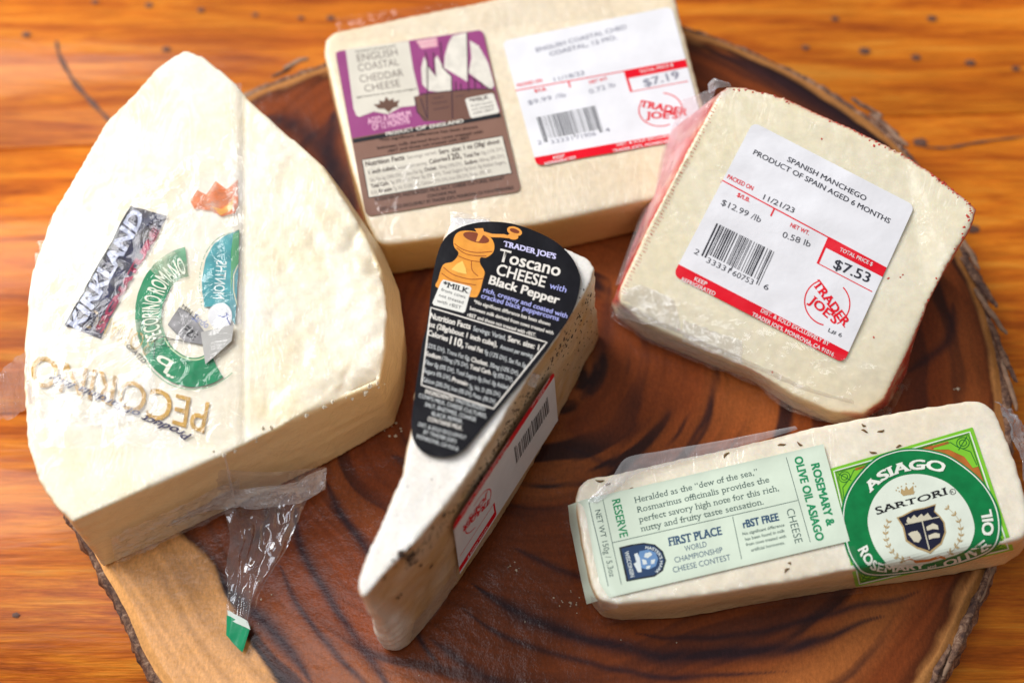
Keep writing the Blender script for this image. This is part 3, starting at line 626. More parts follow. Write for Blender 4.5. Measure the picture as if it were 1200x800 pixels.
for s_, a, b, c, bo in (('Nutrition Facts', (158, 412), (405, 368), 5.6, .035), ('Servings: varied,', (425, 366), (612, 330), 4, 0), ('Serv. size: 1 oz (28g/ about', (628, 334), (1015, 262), 5.2, .03), ('1 inch cube),', (178, 462), (348, 430), 4.6, .035), ('amount per serving:', (362, 432), (550, 398), 4, 0), ('Calories', (566, 396), (680, 372), 5, .03), ('120,', (690, 374), (768, 358), 7, .03), ('Total Fat', (785, 358), (885, 340), 4.4, .03), ('10g (13% DV),', (895, 338), (1040, 308), 4, 0),
        ('Sat. Fat 6g (30% DV), Trans Fat 0g,', (185, 510), (525, 450), 4, 0), ('Cholest.', (535, 445), (612, 430), 4.2, .035), ('30mg (10% DV),', (625, 428), (775, 402), 4, 0), ('Sodium', (792, 402), (870, 388), 4.4, .035), ('180mg (8% DV),', (880, 386), (1048, 352), 4, 0), ('Total Carb.', (192, 550), (305, 528), 4.4, .035), ('0g (0% DV), Fiber 0g (0% DV), Total Sugars 0g (Incl. 0g Added Sugars,', (318, 524), (1055, 392), 4, 0), ('0% DV),', (192, 592), (235, 584), 4, 0), ('Protein', (245, 582), (325, 566), 4.4, .035), ('7g, Vit. D (0% DV), Calcium (15% DV), Iron (0% DV), Potas. (0% DV)', (335, 564), (960, 452), 4, 0)):
    S.text(kl if bo else gl_, s_, P7(*a), P7(*b), c, bold=bo or .006)
for s_, a, b in (('INGREDIENTS: PASTEURIZED MILK, SALT, CHEESE CULTURES, RENNET', (218, 634), (1045, 492)), ('CONTAINS MILK', (552, 612), (736, 580)), ("DIST. & SOLD EXCLUSIVELY BY TRADER JOE'S, MONROVIA, CA 91016 PERISHABLE", (250, 694), (1102, 554))): S.text(dk, s_, P7(*a), P7(*b), 3.4, bold=.03)
S.end()
PC = crop(580, 0, 3.808)
shop_label(CH, [PC(33, 185), PC(788, 30), PC(942, 610), PC(186, 742)], [('ENGLISH COASTAL CHED', (345, 122), (640, 250)), ('COASTAL, 12 MO.', (370, 165), (590, 262))], '11/18/23', '$9.99 /lb', '0.72 lb', '$7.19', '2 33331 71906 4', 'L# 2', ink_grey=True, flat=True, off=.0001)
drape(CH, [(432, 195), (745, 190), (752, 262), (452, 318)], WRAP, 'clear_wrap', amp=.0007, off=.0010, freq=60, seed=3, step=4, along=(2.2, .5))
drape(CH, [(392, 22), (700, -20), (712, 22), (400, 50)], WRAP, 'clear_wrap', amp=.0006, off=.0008, freq=60, seed=5, step=5, along=(.5, 1.5))

# ------------------------------------------------------------------ 2. pecorino wedge
pec = thing('pecorino_wedge', tuple(at(260, 400, ZB)), 'largest wedge, crumbly pale hard cheese in torn printed film at the left of the board', 'cheese', 'packaged cheeses on the board')
PM = cheese_mat('pecorino', (.86, .80, .67), (.82, .71, .48), (.80, .63, .37), coat=.4, wr=110, coat_b=.5, blot=38, sss=.15)  # sides are the same cheese; their ochre tone is painted shade
def pdisp(co, no):
    px, py = to_px(co); r = np.clip((px - 288) / 26, 0, 1) * np.clip((no[:, 2] - .3) * 3, 0, 1)
    q = co * np.array([1, 1, 1]); big = fbm(q * 58, 3, 3); pit = np.clip(ridge(q * 48, 3, 9) - .36, 0, 1)
    w_ = np.clip((px - 340) / 90, .25, 1)
    return r * (.0030 * big * w_ + .0003 * fbm(q * 260, 2, 13) - .0042 * pit * w_) + np.clip(.6 - no[:, 2], 0, 1) * (.0005 * ridge(q * np.array([35, 35, 150]), 3, 33) + .0003 * fbm(q * 300, 2, 35)) + .0004 * fbm(q * 30, 2, 5) - .0004 * np.clip(1 - abs(px - 286) / 6, 0, 1) * (no[:, 2] > .5)
PE = body('wedge', pec, [(217, 58, 40), (240, 67, 40), (276, 97, 40), (290, 115, 40), (325, 148, 40), (376, 190, 40), (406, 237, 40), (428, 275, 40), (446, 315, 39), (453, 365, 39), (451, 410, 39), (444, 447, 38), (400, 466, 38), (350, 488, 39), (265, 530, 40), (180, 568, 40), (84, 611, 40),
    (62, 588, 40), (44, 560, 40), (31, 518, 40), (27, 445, 40), (28, 395, 40), (37, 320, 40), (62, 250, 40), (100, 185, 40), (123, 143, 40), (155, 112, 40), (185, 78, 40)],
    [None] * 6 + [(418, 275), (445, 322), (466, 366), (478, 420), (473, 462), (462, 498), (430, 517), (380, 545), (275, 594), (200, 630), (122, 664)] + [None] * 11, PM, .0010, 3,
    disp=pdisp, mask=lambda c, n: np.clip((.75 - n[:, 2]) / .4, 0, 1),
    mids=[(.45, [None] * 6 + [(421, 252), (447, 290), (468, 340), (475, 388), (470, 430)] + [None] * 17)])
J = crop(0, 220, 2.667); K = crop(120, 220, 5.717); Mm = crop(120, 340, 5.717); Nn = crop(30, 400, 5.)
S = Sheet(PE, [(20, 200), (284, 200), (284, 520), (20, 520)], 264, 320, name='printed_film', step=4, smooth=5, off=.0004, pad=0); S.begin(); S.crumple = .0006; S.sub = 4.
# clear printed film under the inks
S.poly(('printed_film', film_mat('printed_clear_film', tint=(.99, .99, .99), milk=.05, refl=.1, rough=.22, bump=.25, scale=70), 0), [(60, 255), (110, 205), (284, 200), (284, 520), (60, 520), (36, 470), (36, 340)])
nav = ('banner', ink((.020, .022, .075), .3, .97, var=.35), 1)
S.poly(nav, [J(202, 432), J(412, 58), J(470, 78), J(528, 92), J(500, 140), J(398, 300), J(316, 472)])
S.poly(('banner_edge', ink(BLK, .3), 2), [J(205, 428), J(412, 57), J(418, 62), J(214, 432)])
S.text(('banner_lettering', ink((.62, .66, .84), .3, .95, var=.2), 3), 'KIRKLAND', J(252, 452), J(455, 92), 17.5, bold=.05, shear=.1)
S.text(('banner_red_lettering', ink((.50, .03, .10), .35, .9, var=.4), 2), 'SIGNATURE', J(318, 452), J(500, 140), 8.0, bold=.08)
ga = lambda cx, cy, rx, ry, a0, a1, n=24: [J(cx + rx * math.cos(math.radians(a0 + (a1 - a0) * i / n)), cy + ry * math.sin(math.radians(a0 + (a1 - a0) * i / n))) for i in range(n + 1)]
GR = (.004, .25, .10)
def ringseg(key, a0, a1, cx=605, cy=405, ro=(180, 220), ri=(98, 128)): S.poly(key, ga(cx, cy, *ro, a0, a1) + ga(cx, cy, *ri, a1, a0))
ringseg(('green_ring', ink(GR, .35, 1., var=.2), 2), 58, 146); ringseg(('green_ring', ink(GR, .35, 1., var=.2), 2), 178, 222)
ringseg(('faded_green_ring', ink((.10, .42, .22), .35, .62, var=.4), 1), 146, 178); ringseg(('faded_green_ring', ink((.10, .42, .22), .35, .62, var=.4), 1), 222, 262)
S.line(('ring_outline', ink((.55, .66, .40), .4), 3), ga(605, 405, 104, 134, 62, 150), 1.6); 
for i in range(58):
    a = 50 + i * 1.75; c_ = J(605 + 188 * math.cos(math.radians(a)), 405 + 228 * math.sin(math.radians(a))); S.ell(('dotted_border', ink((.03, .32, .12), .4), 3), c_, .75, .75, n=6)
gt = ('ring_lettering', ink((.78, .80, .66), .4), 4)
S.path(gt, 'P', [J(*Q) for Q in ((522, 585), (478, 560))], 17, bold=.01, flip=-1); S.ell(gt, J(527, 588), 2.6, 1.8, rot=20); S.ell(gt, J(538, 594), 2., 1.5)
S.path(gt, 'PECORINO ROMANO', [J(605 + 108 * math.cos(math.radians(a)), 405 + 138 * math.sin(math.radians(a))) for a in range(152, 272, 12)], 19, bold=.02)
te = ('teal_panel', ink((.07, .36, .40), .35, 1, var=.25), 3)
S.poly(te, [J(747, 138), J(705, 152), J(668, 180), J(643, 225), J(632, 290), J(640, 378), J(700, 372), J(738, 430), J(742, 300), J(747, 270)])
S.poly(('green_panel', ink((.03, .33, .10), .35), 4), [J(747, 140), J(727, 148), J(722, 200), J(722, 340), J(730, 262), J(747, 240)])
for i in range(40):
    a = 0 + i / 39; c_ = catmull([J(745, 138), J(700, 152), J(665, 178), J(636, 225), J(625, 290), J(634, 385)], 10, False); q_ = c_[int(a * (len(c_) - 1))]; S.ell(('dotted_border', ink((.02, .22, .10), .4), 5), tuple(q_), .75, .75, n=6)
S.text(('teal_lettering', ink((.72, .80, .78), .4), 5), 'MONTHS', K(742, 752), K(762, 492), -12.5, bold=.01)
S.line(('cream_line', ink((.70, .70, .45), .4), 5), [J(745, 245), J(732, 275), J(730, 330), J(742, 370)], 1.4)
S.ell(('white_disc', ink((.78, .78, .80), .35), 5), Mm(792, 182), 14.5, 15.5); S.line(('pen_mark', ink((.12, .15, .40), .4), 6), [Mm(*q) for q in ((775, 180), (815, 190), (850, 170), (835, 160), (842, 205), (862, 235))], 1.3)
S.poly(('silver_patch', ink((.34, .33, .34), .25, 1, coat=.8, var=.3), 4), [Mm(*q) for q in ((440, 240), (520, 120), (600, 170), (690, 290), (672, 372), (560, 350), (500, 300))])
S.text(('date_lettering', ink(BLK, .4), 6), 'FZE', Mm(540, 285), Mm(615, 345), 9, bold=.03); S.text(('date_lettering', ink(BLK, .4), 6), 'MIN 2', Mm(530, 130), Mm(620, 205), 6, bold=.01)
S.text(('date_lettering', ink(BLK, .4), 6), 'GRATED', Mm(160, 385), Mm(285, 505), 5.5, bold=.01, shear=.2)
S.line(('date_lettering', ink(BLK, .4), 6), [Mm(*q) for q in ((560, 352), (380, 318), (350, 345), (352, 470))], .8); S.line(('date_lettering', ink(BLK, .4), 6), [Mm(*q) for q in ((545, 338), (400, 345), (395, 375), (460, 390))], .6)
S.text(('blue_lettering', ink((.15, .22, .55), .35, .9), 6), 'Sardo', Mm(600, 200), Mm(700, 265), 8, shear=.3)
go = ('gold_lettering', ink((.68, .40, .09), .35, .97, var=.2), 1)
S.text(go, 'PECORINO', Nn(1095, 370), Nn(60, 75), 35, bold=.008, shear=-.12)
S.text(('faded_gold_lettering', ink((.74, .54, .24), .35, .55, var=.2), 1), 'ROMANO', Nn(760, -10), Nn(380, -190), 22, bold=.0)
S.text(('script_lettering', ink((.02, .015, .07), .4), 3), 'Product of Sardinia Italy', Nn(980, 548), Nn(148, 190), 8.6, shear=.45, bold=.03)
orr = ('orange_print', ink((.88, .22, .06), .35, .72, var=.2), 1)
S.poly(orr, [K(*q) for q in ((592, 90), (640, 20), (700, 50), (760, -40), (830, 20), (905, -50), (910, 120), (890, 175), (800, 195), (720, 160), (620, 150))]); S.poly(('yellow_print', ink((.9, .45, .10), .35, .8), 2), [K(*q) for q in ((730, 130), (800, 150), (860, 100), (880, 60), (870, 150), (790, 190))])
S.end()
PF = film('loose_film', pec, [(283, 97, 41.5), (284, 180, 41.5), (284, 280, 41.5), (283, 380, 41.5)], [(270, 98, 42.2), (272, 180, 41.8), (272, 280, 42), (268, 380, 42)], 90, 10, .0006, FILM, 5)
PF['label'] = 'torn straight edge of the clear film across the top'
mesh_np('folded_flap', [S.map(np.array([S.uv(Mm(*q))]), 12)[0] + np.array([0, 0, h]) for q, h in (((665, 292), .0004), ((890, 242), .0008), ((880, 352), .0008), ((702, 506), .0006))], [[0, 3, 2, 1]], ink((.42, .41, .39), .3, coat=.6), pec)
film('crinkled_film', pec, [(40, 445, 41), (90, 432, 41), (130, 440, 41), (180, 430, 41)], [(45, 505, 41), (90, 495, 41.), (130, 500, 41), (185, 480, 41)], 50, 28, .0009, film_mat('bright_film', tint=(.98, .98, .98), milk=.07, refl=.5, rough=.16, bump=.6, scale=200), 8, freq=110, along=1)
drape(PE, [(45, 290), (283, 150), (283, 525), (40, 525)], WRAP, 'clear_wrap', amp=.0007, off=.0026, freq=60, seed=6, step=3, along=(1, .6))
film('side_film', pec, [(-14, 442, 22), (10, 428, 28), (34, 412, 40)], [(-14, 496, 16), (10, 494, 24), (36, 478, 40)], 40, 24, .0035, film_mat('side_clear_film', tint=(.95, .93, .97), milk=.13, refl=1.1, rough=.08, bump=1., scale=200), 11, freq=120, along=1, label='crumpled film sticking out to the left')
film('front_film', pec, [(120, 640, 9), (170, 598, 25), (230, 566, 28), (262, 552, 30), (320, 555, 18), (384, 548, 8)], [(124, 662, 2), (170, 632, 6), (230, 605, 6), (268, 586, 10), (320, 590, 6), (372, 580, 4)], 90, 26, .0022, film_mat('front_clear_film', milk=.10, refl=.6, rough=.14, bump=.8, scale=200), 21, freq=110)
drape(PE, [(128, 626), (276, 556), (278, 590), (134, 656)], film_mat('front_crinkle_film', milk=.16, refl=.9, rough=.14, bump=.8, scale=300), 'crinkled_front_film', amp=.0012, off=.0012, freq=220, seed=4, step=3, along=(.5, 1.6))
film('gathered_edge', pec, [(140, 628, 8), (200, 608, 12), (262, 578, 14), (300, 574, 14), (345, 566, 10), (384, 546, 6)], [(150, 636, 6), (205, 618, 8), (264, 596, 8), (300, 600, 8), (350, 590, 5), (382, 575, 3)], 80, 18, .0028, FILM_W, 25, freq=200)
film('film_tail', pec, [(262, 590, 9), (266, 640, 6), (268, 690, 4), (266, 738, 3)], [(368, 580, 6), (345, 625, 6), (312, 680, 4), (290, 740, 2)], 90, 60, .0060, film_mat('tail_film', tint=(.93, .93, .97), milk=.06, refl=.9, rough=.05, bump=.5, scale=120), 31, freq=120, z_min=ZB + .0006, label='twisted tail of clear film hanging toward the front')
TT = film('film_tip', pec, [(265, 722, 4), (264, 745, 3)], [(293, 736, 4), (284, 766, 2)], 14, 14, .0016, ink((.01, .30, .13), .3, coat=.6), 35, z_min=ZB + .001); TT['label'] = 'green printed tip of the film tail'
film('film_tip_edge', pec, [(266, 715, 4.5), (267, 726, 4.2)], [(290, 728, 5), (293, 738, 4.4)], 8, 12, .0008, ink((.70, .78, .72), .3), 36, z_min=ZB + .0012)
film('film_edge', pec, [(262, 531, 40.6), (267, 556, 28), (272, 584, 12)], [(264, 531, 41.2), (270, 555, 29), (275, 584, 13)], 30, 4, .0009, FILM_W, 41)

# ------------------------------------------------------------------ 3. pepper wedge
tos = thing('pepper_cheese_wedge', tuple(at(560, 520, ZB)), 'narrow pointed wedge of pepper coated cheese with black pepper mill label', 'cheese', 'packaged cheeses on the board')
KM = cheese_mat('pepper_cheese', (.83, .81, .77), (.79, .74, .67), (.55, .325, .13), coat=.4, wr=200, coat_b=.4, blot=70, sss=.12)  # side: tan pepper coat, with warm glow and some shade in the colour
def tmask(co, no):
    m = np.clip((.8 - no[:, 2]) / .35, 0, 1); px, py = to_px(co); tip = np.clip((690 + (px - 420) * .3 - py) / -22, 0, 1) * np.clip((486 - px) / 20, 0, 1)
    return m * (1 - .75 * tip) * np.clip(.85 + .3 * fbm(co * 120, 3, 6), 0, 1)
TO = body('wedge', tos, [(531, 253, 54), (572, 257, 54), (630, 276, 54), (686, 300, 54), (697, 312, 54), (693, 330, 54), (680, 352, 55), (656, 392, 56), (625, 434, 58), (598, 473, 59), (582, 503, 60), (557, 543, 62), (524, 588, 63), (491, 630, 64), (456, 667, 65), (440, 686, 65), (428, 700, 65), (420, 695, 65),
    (419, 676, 65), (436, 633, 64), (452, 600, 63), (471, 557, 62), (483, 495, 60), (490, 447, 58), (500, 390, 56), (508, 324, 55), (521, 280, 54)],
    [None] * 4 + [(702, 392), (697, 408), (685, 428), (664, 470), (643, 512), (624, 546), (612, 566), (590, 602), (560, 650), (525, 700), (492, 742), (478, 756), (466, 763), (452, 760), (447, 748)] + [None] * 8, KM, .0010, 3,
    disp=lambda c, n: .0004 * fbm(c * 90, 3, 2) + np.clip(.9 - n[:, 2], 0, 1) * (.0012 * fbm(c * 55, 3, 4) + .0004 * fbm(c * 400, 2, 7)) + np.clip((-.105 - c[:, 1]) / .015, 0, 1) * np.clip(.9 - n[:, 2], 0, 1) * .0018 * ridge(c * np.array([40, 40, 110]), 2, 5), mask=tmask)
A_ = crop(500, 240, 5.715); B_ = crop(480, 340, 6.667); C_ = crop(480, 430, 6.667)
S = Sheet(TO, [(500, 240), (693, 292), (634, 590), (440, 534)], 200, 304, name='front_label', step=4, smooth=2, off=.0002, flat=True); S.begin()
blp = [(501, 378), (507, 324), (517.5, 285.5), (535, 269), (561, 261), (591, 261), (619, 268), (648.7, 282), (668, 299.5), (677.6, 317), (680, 331), (675, 355.5), (664, 378), (648, 400), (641, 410.5), (624, 432), (615, 443), (576, 488.5), (555, 514), (544.5, 526), (532.5, 533.5), (517.5, 535.7), (499.5, 532), (487.5, 521.5), (482, 505), (483.5, 479.5), (489, 440), (495, 402)]
S.poly(('front_label', ink((.006, .006, .010), .35, coat=.35, var=.2), 0), [tuple(q) for q in catmull(blp, 4)])
cw = ('lettering', ink((.78, .74, .68), .4), 2); li = ('lilac_lettering', ink((.42, .44, .85), .4), 2); sm = ('small_lettering', ink((.58, .60, .60), .4), 2)
OR = ('pepper_mill', ink((.82, .33, .045), .4, var=.1), 1); OD = ('mill_outline', ink((.30, .065, .015), .4), 2); OY = ('mill_highlight', ink((.90, .55, .13), .4), 3)
S.text(('title_lettering', ink((.62, .60, .88), .4), 2), "TRADER JOE'S", A_(512, 278), A_(862, 366), 6.0, bold=.05, slab=True)
for k_, s_, a, b, c, bo in ((cw, 'Toscano', (482, 378), (888, 482), 14.5, .03), (cw, 'CHEESE', (465, 468), (790, 557), 13, .03), (li, 'with', (822, 560), (932, 590), 7, .012), (cw, 'Black Pepper', (415, 530), (882, 668), 10, .045), (li, 'rich, creamy and coated with', (378, 585), (938, 762), 5.6, .02), (li, 'cracked black peppercorns', (363, 624), (882, 780), 5.6, .02)): S.text(k_, s_, A_(*a), A_(*b), c, bold=bo, shear=.08)
for s_, a, b, c, bo in (('*No significant difference has been shown', (500, 104), (1095, 282), 4.2, .03), ('between milk derived from cows treated with', (470, 154), (1120, 350), 4.2, .03), ('rBST and those not treated with rBST.', (450, 206), (985, 368), 4.2, .03),
        ('Nutrition Facts', (160, 222), (472, 308), 6.6, .045), ('Serv. size: 1', (765, 398), (1005, 470), 6.2, .04), ('oz (28g/about 1 inch cube),', (150, 284), (682, 445), 6.0, .04), ('Calories', (140, 352), (295, 402), 6.2, .04), ('110,', (312, 420), (415, 450), 9, .05), ('Total Fat', (430, 450), (570, 492), 5.4, .04),
        ('Cholest.', (480, 558), (610, 595), 5.2, .04), ('Sodium', (125, 512), (240, 545), 5.2, .04), ('Total Carb.', (470, 615), (635, 662), 5.2, .04), ('Protein', (330, 712), (450, 750), 5.2, .04)): S.text(cw, s_, B_(*a), B_(*b), c, bold=bo)
for s_, a, b, c in (('Servings: Varied,', (495, 318), (748, 392), 5.8), ('Amount per serving:', (705, 458), (960, 532), 5), ('9g (12% DV), Sat Fat 5g', (582, 498), (905, 608), 5), ('(25% DV), Trans Fat 0g,', (135, 446), (468, 552), 5), ('30mg (10% DV),', (625, 600), (850, 668), 5), ('170mg (7% DV),', (252, 548), (458, 610), 5), ('0g (0% DV),', (648, 668), (805, 718), 5), ('Fiber 0g (0% DV), Total Sugars 0g (Incl. 0g Added', (120, 578), (765, 778), 5), ('Sugars 0% DV),', (110, 642), (320, 706), 5)): S.text(sm, s_, B_(*a), B_(*b), c, bold=.014)
for s_, a, b, c, k_ in (('7g, Vit. D (0% DV),', (460, 168), (712, 236), 5, sm), ('Calcium (20% DV), Iron (0% DV), Potas. (0% DV)', (100, 112), (665, 290), 5, sm), ('INGREDIENTS:', (120, 206), (345, 270), 4.8, cw), ('PASTEURIZED', (362, 278), (588, 345), 4.6, sm), ("COW'S MILK, CHEESE CULTURES,", (70, 236), (598, 402), 4.6, sm), ('SALT, ENZYMES, COARSE', (118, 306), (515, 428), 4.6, sm), ('BLACK PEPPER.', (172, 378), (412, 446), 4.6, sm), ('CONTAINS MILK.', (140, 420), (410, 496), 4.8, cw), ('DIST. & SOLD EXCLUSIVELY', (68, 462), (438, 568), 4.4, sm), ("BY TRADER JOE'S", (108, 520), (362, 598), 4.4, sm), ('MONROVIA, CA 91016', (55, 556), (376, 658), 4.6, sm)): S.text(k_, s_, C_(*a), C_(*b), c, bold=.03 if k_ is cw else .016)
S.line(cw, [B_(167, 138), B_(1072, 410), C_(655, 328), C_(92, 142)], 1.5, closed=True)
ov = lambda cx, cy, rx, ry, rot=15, n=20: [A_(cx + rx * math.cos(t_) * math.cos(math.radians(rot)) - ry * math.sin(t_) * math.sin(math.radians(rot)), cy + rx * math.cos(t_) * math.sin(math.radians(rot)) + ry * math.sin(t_) * math.cos(math.radians(rot))) for t_ in np.linspace(0, 2 * math.pi, n, endpoint=False)]
S.poly(OR, [tuple(q) for q in catmull([A_(*q) for q in ((180, 235), (205, 190), (260, 175), (340, 185), (420, 215), (452, 265), (445, 320), (400, 355), (362, 355), (358, 395), (388, 450), (378, 500), (350, 595), (300, 620), (75, 560), (78, 500), (110, 405), (170, 385), (205, 350), (212, 320), (185, 285))], 4)])
S.poly(('mill_opening', ink((.22, .05, .02), .4), 2), ov(332, 222, 90, 32)); S.poly(('mill_crank', ink((.80, .33, .06), .4), 3), [A_(*q) for q in ((320, 162), (378, 160), (384, 182), (440, 198), (520, 200), (545, 208), (550, 228), (500, 222), (430, 220), (380, 205), (350, 250), (330, 250), (345, 200))])
S.poly(('mill_crank', ink((.80, .33, .06), .4), 3), ov(588, 180, 52, 30, 18)); S.poly(('mill_crank', ink((.80, .33, .06), .4), 3), ov(578, 216, 36, 20, 10)); S.poly(('mill_opening', ink((.22, .05, .02), .4), 4), ov(588, 178, 34, 14, 18))
S.poly(OY, [A_(*q) for q in ((240, 378), (262, 430), (268, 468), (210, 455), (165, 436), (200, 400))])
for q in (((185, 262), (240, 300), (330, 322), (440, 315)), ((200, 290), (260, 330), (340, 345), (400, 345)), ((112, 420), (180, 470), (290, 500), (385, 495)), ((100, 460), (180, 510), (330, 540)), ((300, 380), (305, 440), (345, 480)), ((212, 345), (280, 372), (358, 385))): S.line(OD, [tuple(z) for z in catmull([A_(*p) for p in q], 5, False)], .9)
S.poly(('milk_badge', ink((.76, .75, .70), .4), 4), [A_(*q) for q in ((98, 518), (112, 504), (288, 548), (300, 562), (258, 718), (244, 727), (48, 675), (38, 660))])
S.text(('badge_lettering', ink(BLK, .5), 5), '*MILK', A_(108, 548), A_(280, 598), 6, bold=.03, slab=True)
for k, s_ in enumerate(('from cows', 'not treated', 'with rBST')): S.text(('badge_lettering', ink(BLK, .5), 5), s_, A_(96 - 14 * k, 580 + k * 37), A_(258 - 14 * k, 632 + 36 * k), 3.8)
S.end()
# shop label on the right cut face
nR = None; hits = []
for q in ((640, 470), (600, 540), (560, 620), (570, 570)):
    d = Vector(rays(*q)); h = TO.bvh.ray_cast(Vector(CAM), d.normalized()); hits.append((np.array(h[0]), np.array(h[1]))) if h[0] is not None else None
nR = np.mean([h[1] for h in hits], 0); nR /= np.linalg.norm(nR); pR = max(hits, key=lambda h: h[0] @ nR)[0] + nR * .0012
f_ = lambda a, b, t: (a[0] + (b[0] - a[0]) * t, a[1] + (b[1] - a[1]) * t)
bl, br, trv, tlv = (648, 434), (530, 613.5), (538, 671), (653, 491)
shop_label(TO, [f_(bl, tlv, 1 / .62), f_(br, trv, 1 / .62), br, bl], [], '', '', '', '$4.82', '2 33331 60412 9', 'L# 3', vmin=TH * .38, flat=True, off=.0003)
pp = []; pf = []; NP_ = 0
def speck(P, nrm, r, seed):
    global NP_
    t = np.cross(nrm, [0.3, .9, .1]); t /= np.linalg.norm(t); b = np.cross(nrm, t); rs = np.random.default_rng(seed); st = rs.uniform(.7, 1.8); a0 = rs.uniform(0, 6)
    c, s = math.cos(a0), math.sin(a0); t2 = t * c + b * s; b2 = -t * s + b * c
    v = [P + nrm * r * .55] + [P + (t2 * math.cos(k) * st + b2 * math.sin(k)) * r * rs.uniform(.7, 1.2) + nrm * r * .05 for k in np.linspace(0, 2 * math.pi, 6, endpoint=False)]
    pp.extend(v); pf.extend([[NP_, NP_ + 1 + k, NP_ + 1 + (k + 1) % 6] for k in range(6)]); NP_ += 7
def scatter(ch, px, py, r, seed):
    h = ch.bvh.ray_cast(Vector(CAM), Vector(rays(px, py)).normalized())
    if h[0] is not None: speck(np.array(h[0]), np.array(h[1]), r, seed)
rs = np.random.default_rng(3); k = 0
edge_ = np.array([(686, 345), (660, 395), (628, 440), (600, 480), (584, 512), (560, 550), (528, 592), (496, 634), (470, 660)])
ec = catmull(edge_, 12, False)
for i in range(270):
    q = ec[rs.integers(len(ec))]; k += 1; scatter(TO, q[0] + abs(rs.normal(0, 5)) + 1, q[1] + rs.normal(0, 3) + 2, rs.uniform(.0002, .00055), k)
for i in range(26): k += 1; scatter(TO, 477 + rs.normal(0, 7), 652 + rs.normal(0, 3.5) - 0, rs.uniform(.0004, .0009), k)
for q in ((470, 696), (466, 700), (450, 677), (493, 662), (481, 661), (505, 663), (531, 348 + 250), (507, 618), (520, 602)): k += 1; scatter(TO, *q, .0008, k)
for i in range(110): k += 1; scatter(TO, rs.uniform(660, 702), rs.uniform(330, 440), rs.uniform(.00018, .0004), k)
for i in range(26): k += 1; scatter(TO, 463 + rs.uniform(-22, 60), 600 + rs.uniform(-60, 60), rs.uniform(.00012, .0002), k)
tag(mesh_np('cracked_pepper', pp, pf, plain('pepper', (.05, .028, .018), .7), tos), kind='stuff')
film('film_fold', tos, [(534, 664, 55), (520, 688, 40), (500, 712, 22), (476, 740, 10)], [(536, 678, 40), (524, 700, 25), (506, 725, 10), (482, 752, 3)], 50, 16, .0014, FILM, 51, freq=150)
film('film_glint', tos, [(612, 432, 57.5), (622, 436, 57.5), (634, 440, 52)], [(612, 446, 57), (620, 452, 54), (628, 455, 50)], 14, 10, .0012, FILM_W, 52, freq=300)
film('back_fold', tos, [(528, 248, 54), (545, 250, 55), (575, 256, 55)], [(527, 266, 53.5), (545, 262, 54.8), (575, 260, 54.8)], 20, 8, .0008, FILM, 53, freq=300)

# ------------------------------------------------------------------ 4. manchego wedge
man = thing('manchego_wedge', tuple(at(920, 320, ZB)), 'pale wedge with thin red rind and a big white shop label reading Spanish Manchego', 'cheese', 'packaged cheeses on the board')
MM = cheese_mat('manchego', (.81, .75, .59), (.79, .71, .50), (.55, .05, .03), coat=.55, wr=150, coat_b=.35, blot=26, sss=.3, mask2=(.70, .46, .48))
mtop = [(848, 103, 52), (870, 101, 52), (924, 115, 52), (995, 147, 52), (1062, 181, 51), (1111, 215, 50), (1145, 243, 49), (1139, 266, 46), (1113, 306, 42), (1087, 357, 34), (1061, 420, 24), (1036, 468, 18), (1012, 485, 15), (975, 482, 14), (930, 462, 14), (879, 432, 14), (812, 402, 14), (752, 376, 14), (727, 356, 15), (726, 338, 17), (757, 272, 27), (800, 192, 40)]
mbot = [(800, 215), None, None, None, None, None, None, None, None, None, (1062, 440), (1040, 476), (1012, 494), (974, 497), (930, 480), (879, 446), (812, 420), (756, 397), (722, 372), (716, 356), (738, 320), (770, 262)]
inner = np.array([at(x, y, ZB + h / 1000) for x, y, h in mtop])
_i = [0, 3, 6, 9, 12, 18]; pc = inner.mean(0); U_, s_v, Vt = np.linalg.svd(inner - pc); pn = Vt[2] * np.sign(Vt[2][2])
def mrind(co, no):
    side = np.clip((.84 - no @ pn) / .25, 0, 1); px, py = to_px(co)
    front = np.clip(((py - 360) - (px - 735) * .47) / 8, 0, 1) * (px < 1045)          # the film covered thin end has no rind
    rag = .55 + .9 * fbm(co * 260, 3, 4) + .35
    left = np.clip((795 - px + (200 - py) * .45 + 26) / 10, 0, 1)
    return np.clip(side * rag * (1 - front), 0, 1) * (1 - .0 * left)
def mpink(co, no):
    px, py = to_px(co); e = 852 - (py - 103) * .50; side = np.clip((.70 - no @ pn) / .2, 0, 1)
    return side * np.clip((e - 10 - px) / 8, 0, 1) * np.clip((365 - py) / 20, 0, 1) * np.clip(.85 + .9 * fbm(co * 60, 3, 14), 0, 1)
MA = body('wedge', man, mtop, mbot, MM, .0010, 3, disp=lambda c, n: .00015 * fbm(c * 90, 3, 2) * (1 + 2 * np.clip(.8 - n @ pn, 0, 1)) ,
    mask=mrind, mask2=mpink, mids=[(.5, [(786, 152)] + [None] * 18 + [(719, 350), (742, 285), (765, 215)])])
shop_label(MA, _MC, [('SPANISH MANCHEGO', (392, 135), (645, 264)), ('PRODUCT OF SPAIN AGED 6 MONTHS', (282, 112), (722, 337))], '11/21/23', '$12.99 /lb', '0.58 lb', '$7.53', '2 33331 60753 6', 'L# 6', flat=True, off=.0001)
film('crinkled_film', man, [(722, 352, 17), (745, 362, 17), (800, 388, 17), (880, 425, 17), (950, 455, 17), (1000, 470, 18)], [(722, 376, 3), (756, 400, 3), (812, 424, 3), (880, 450, 3), (930, 484, 3), (1000, 500, 3)], 110, 26, .0016, film_mat('edge_film', milk=.12, refl=.8, rough=.12, bump=1., scale=300), 61, freq=210, along=.9)
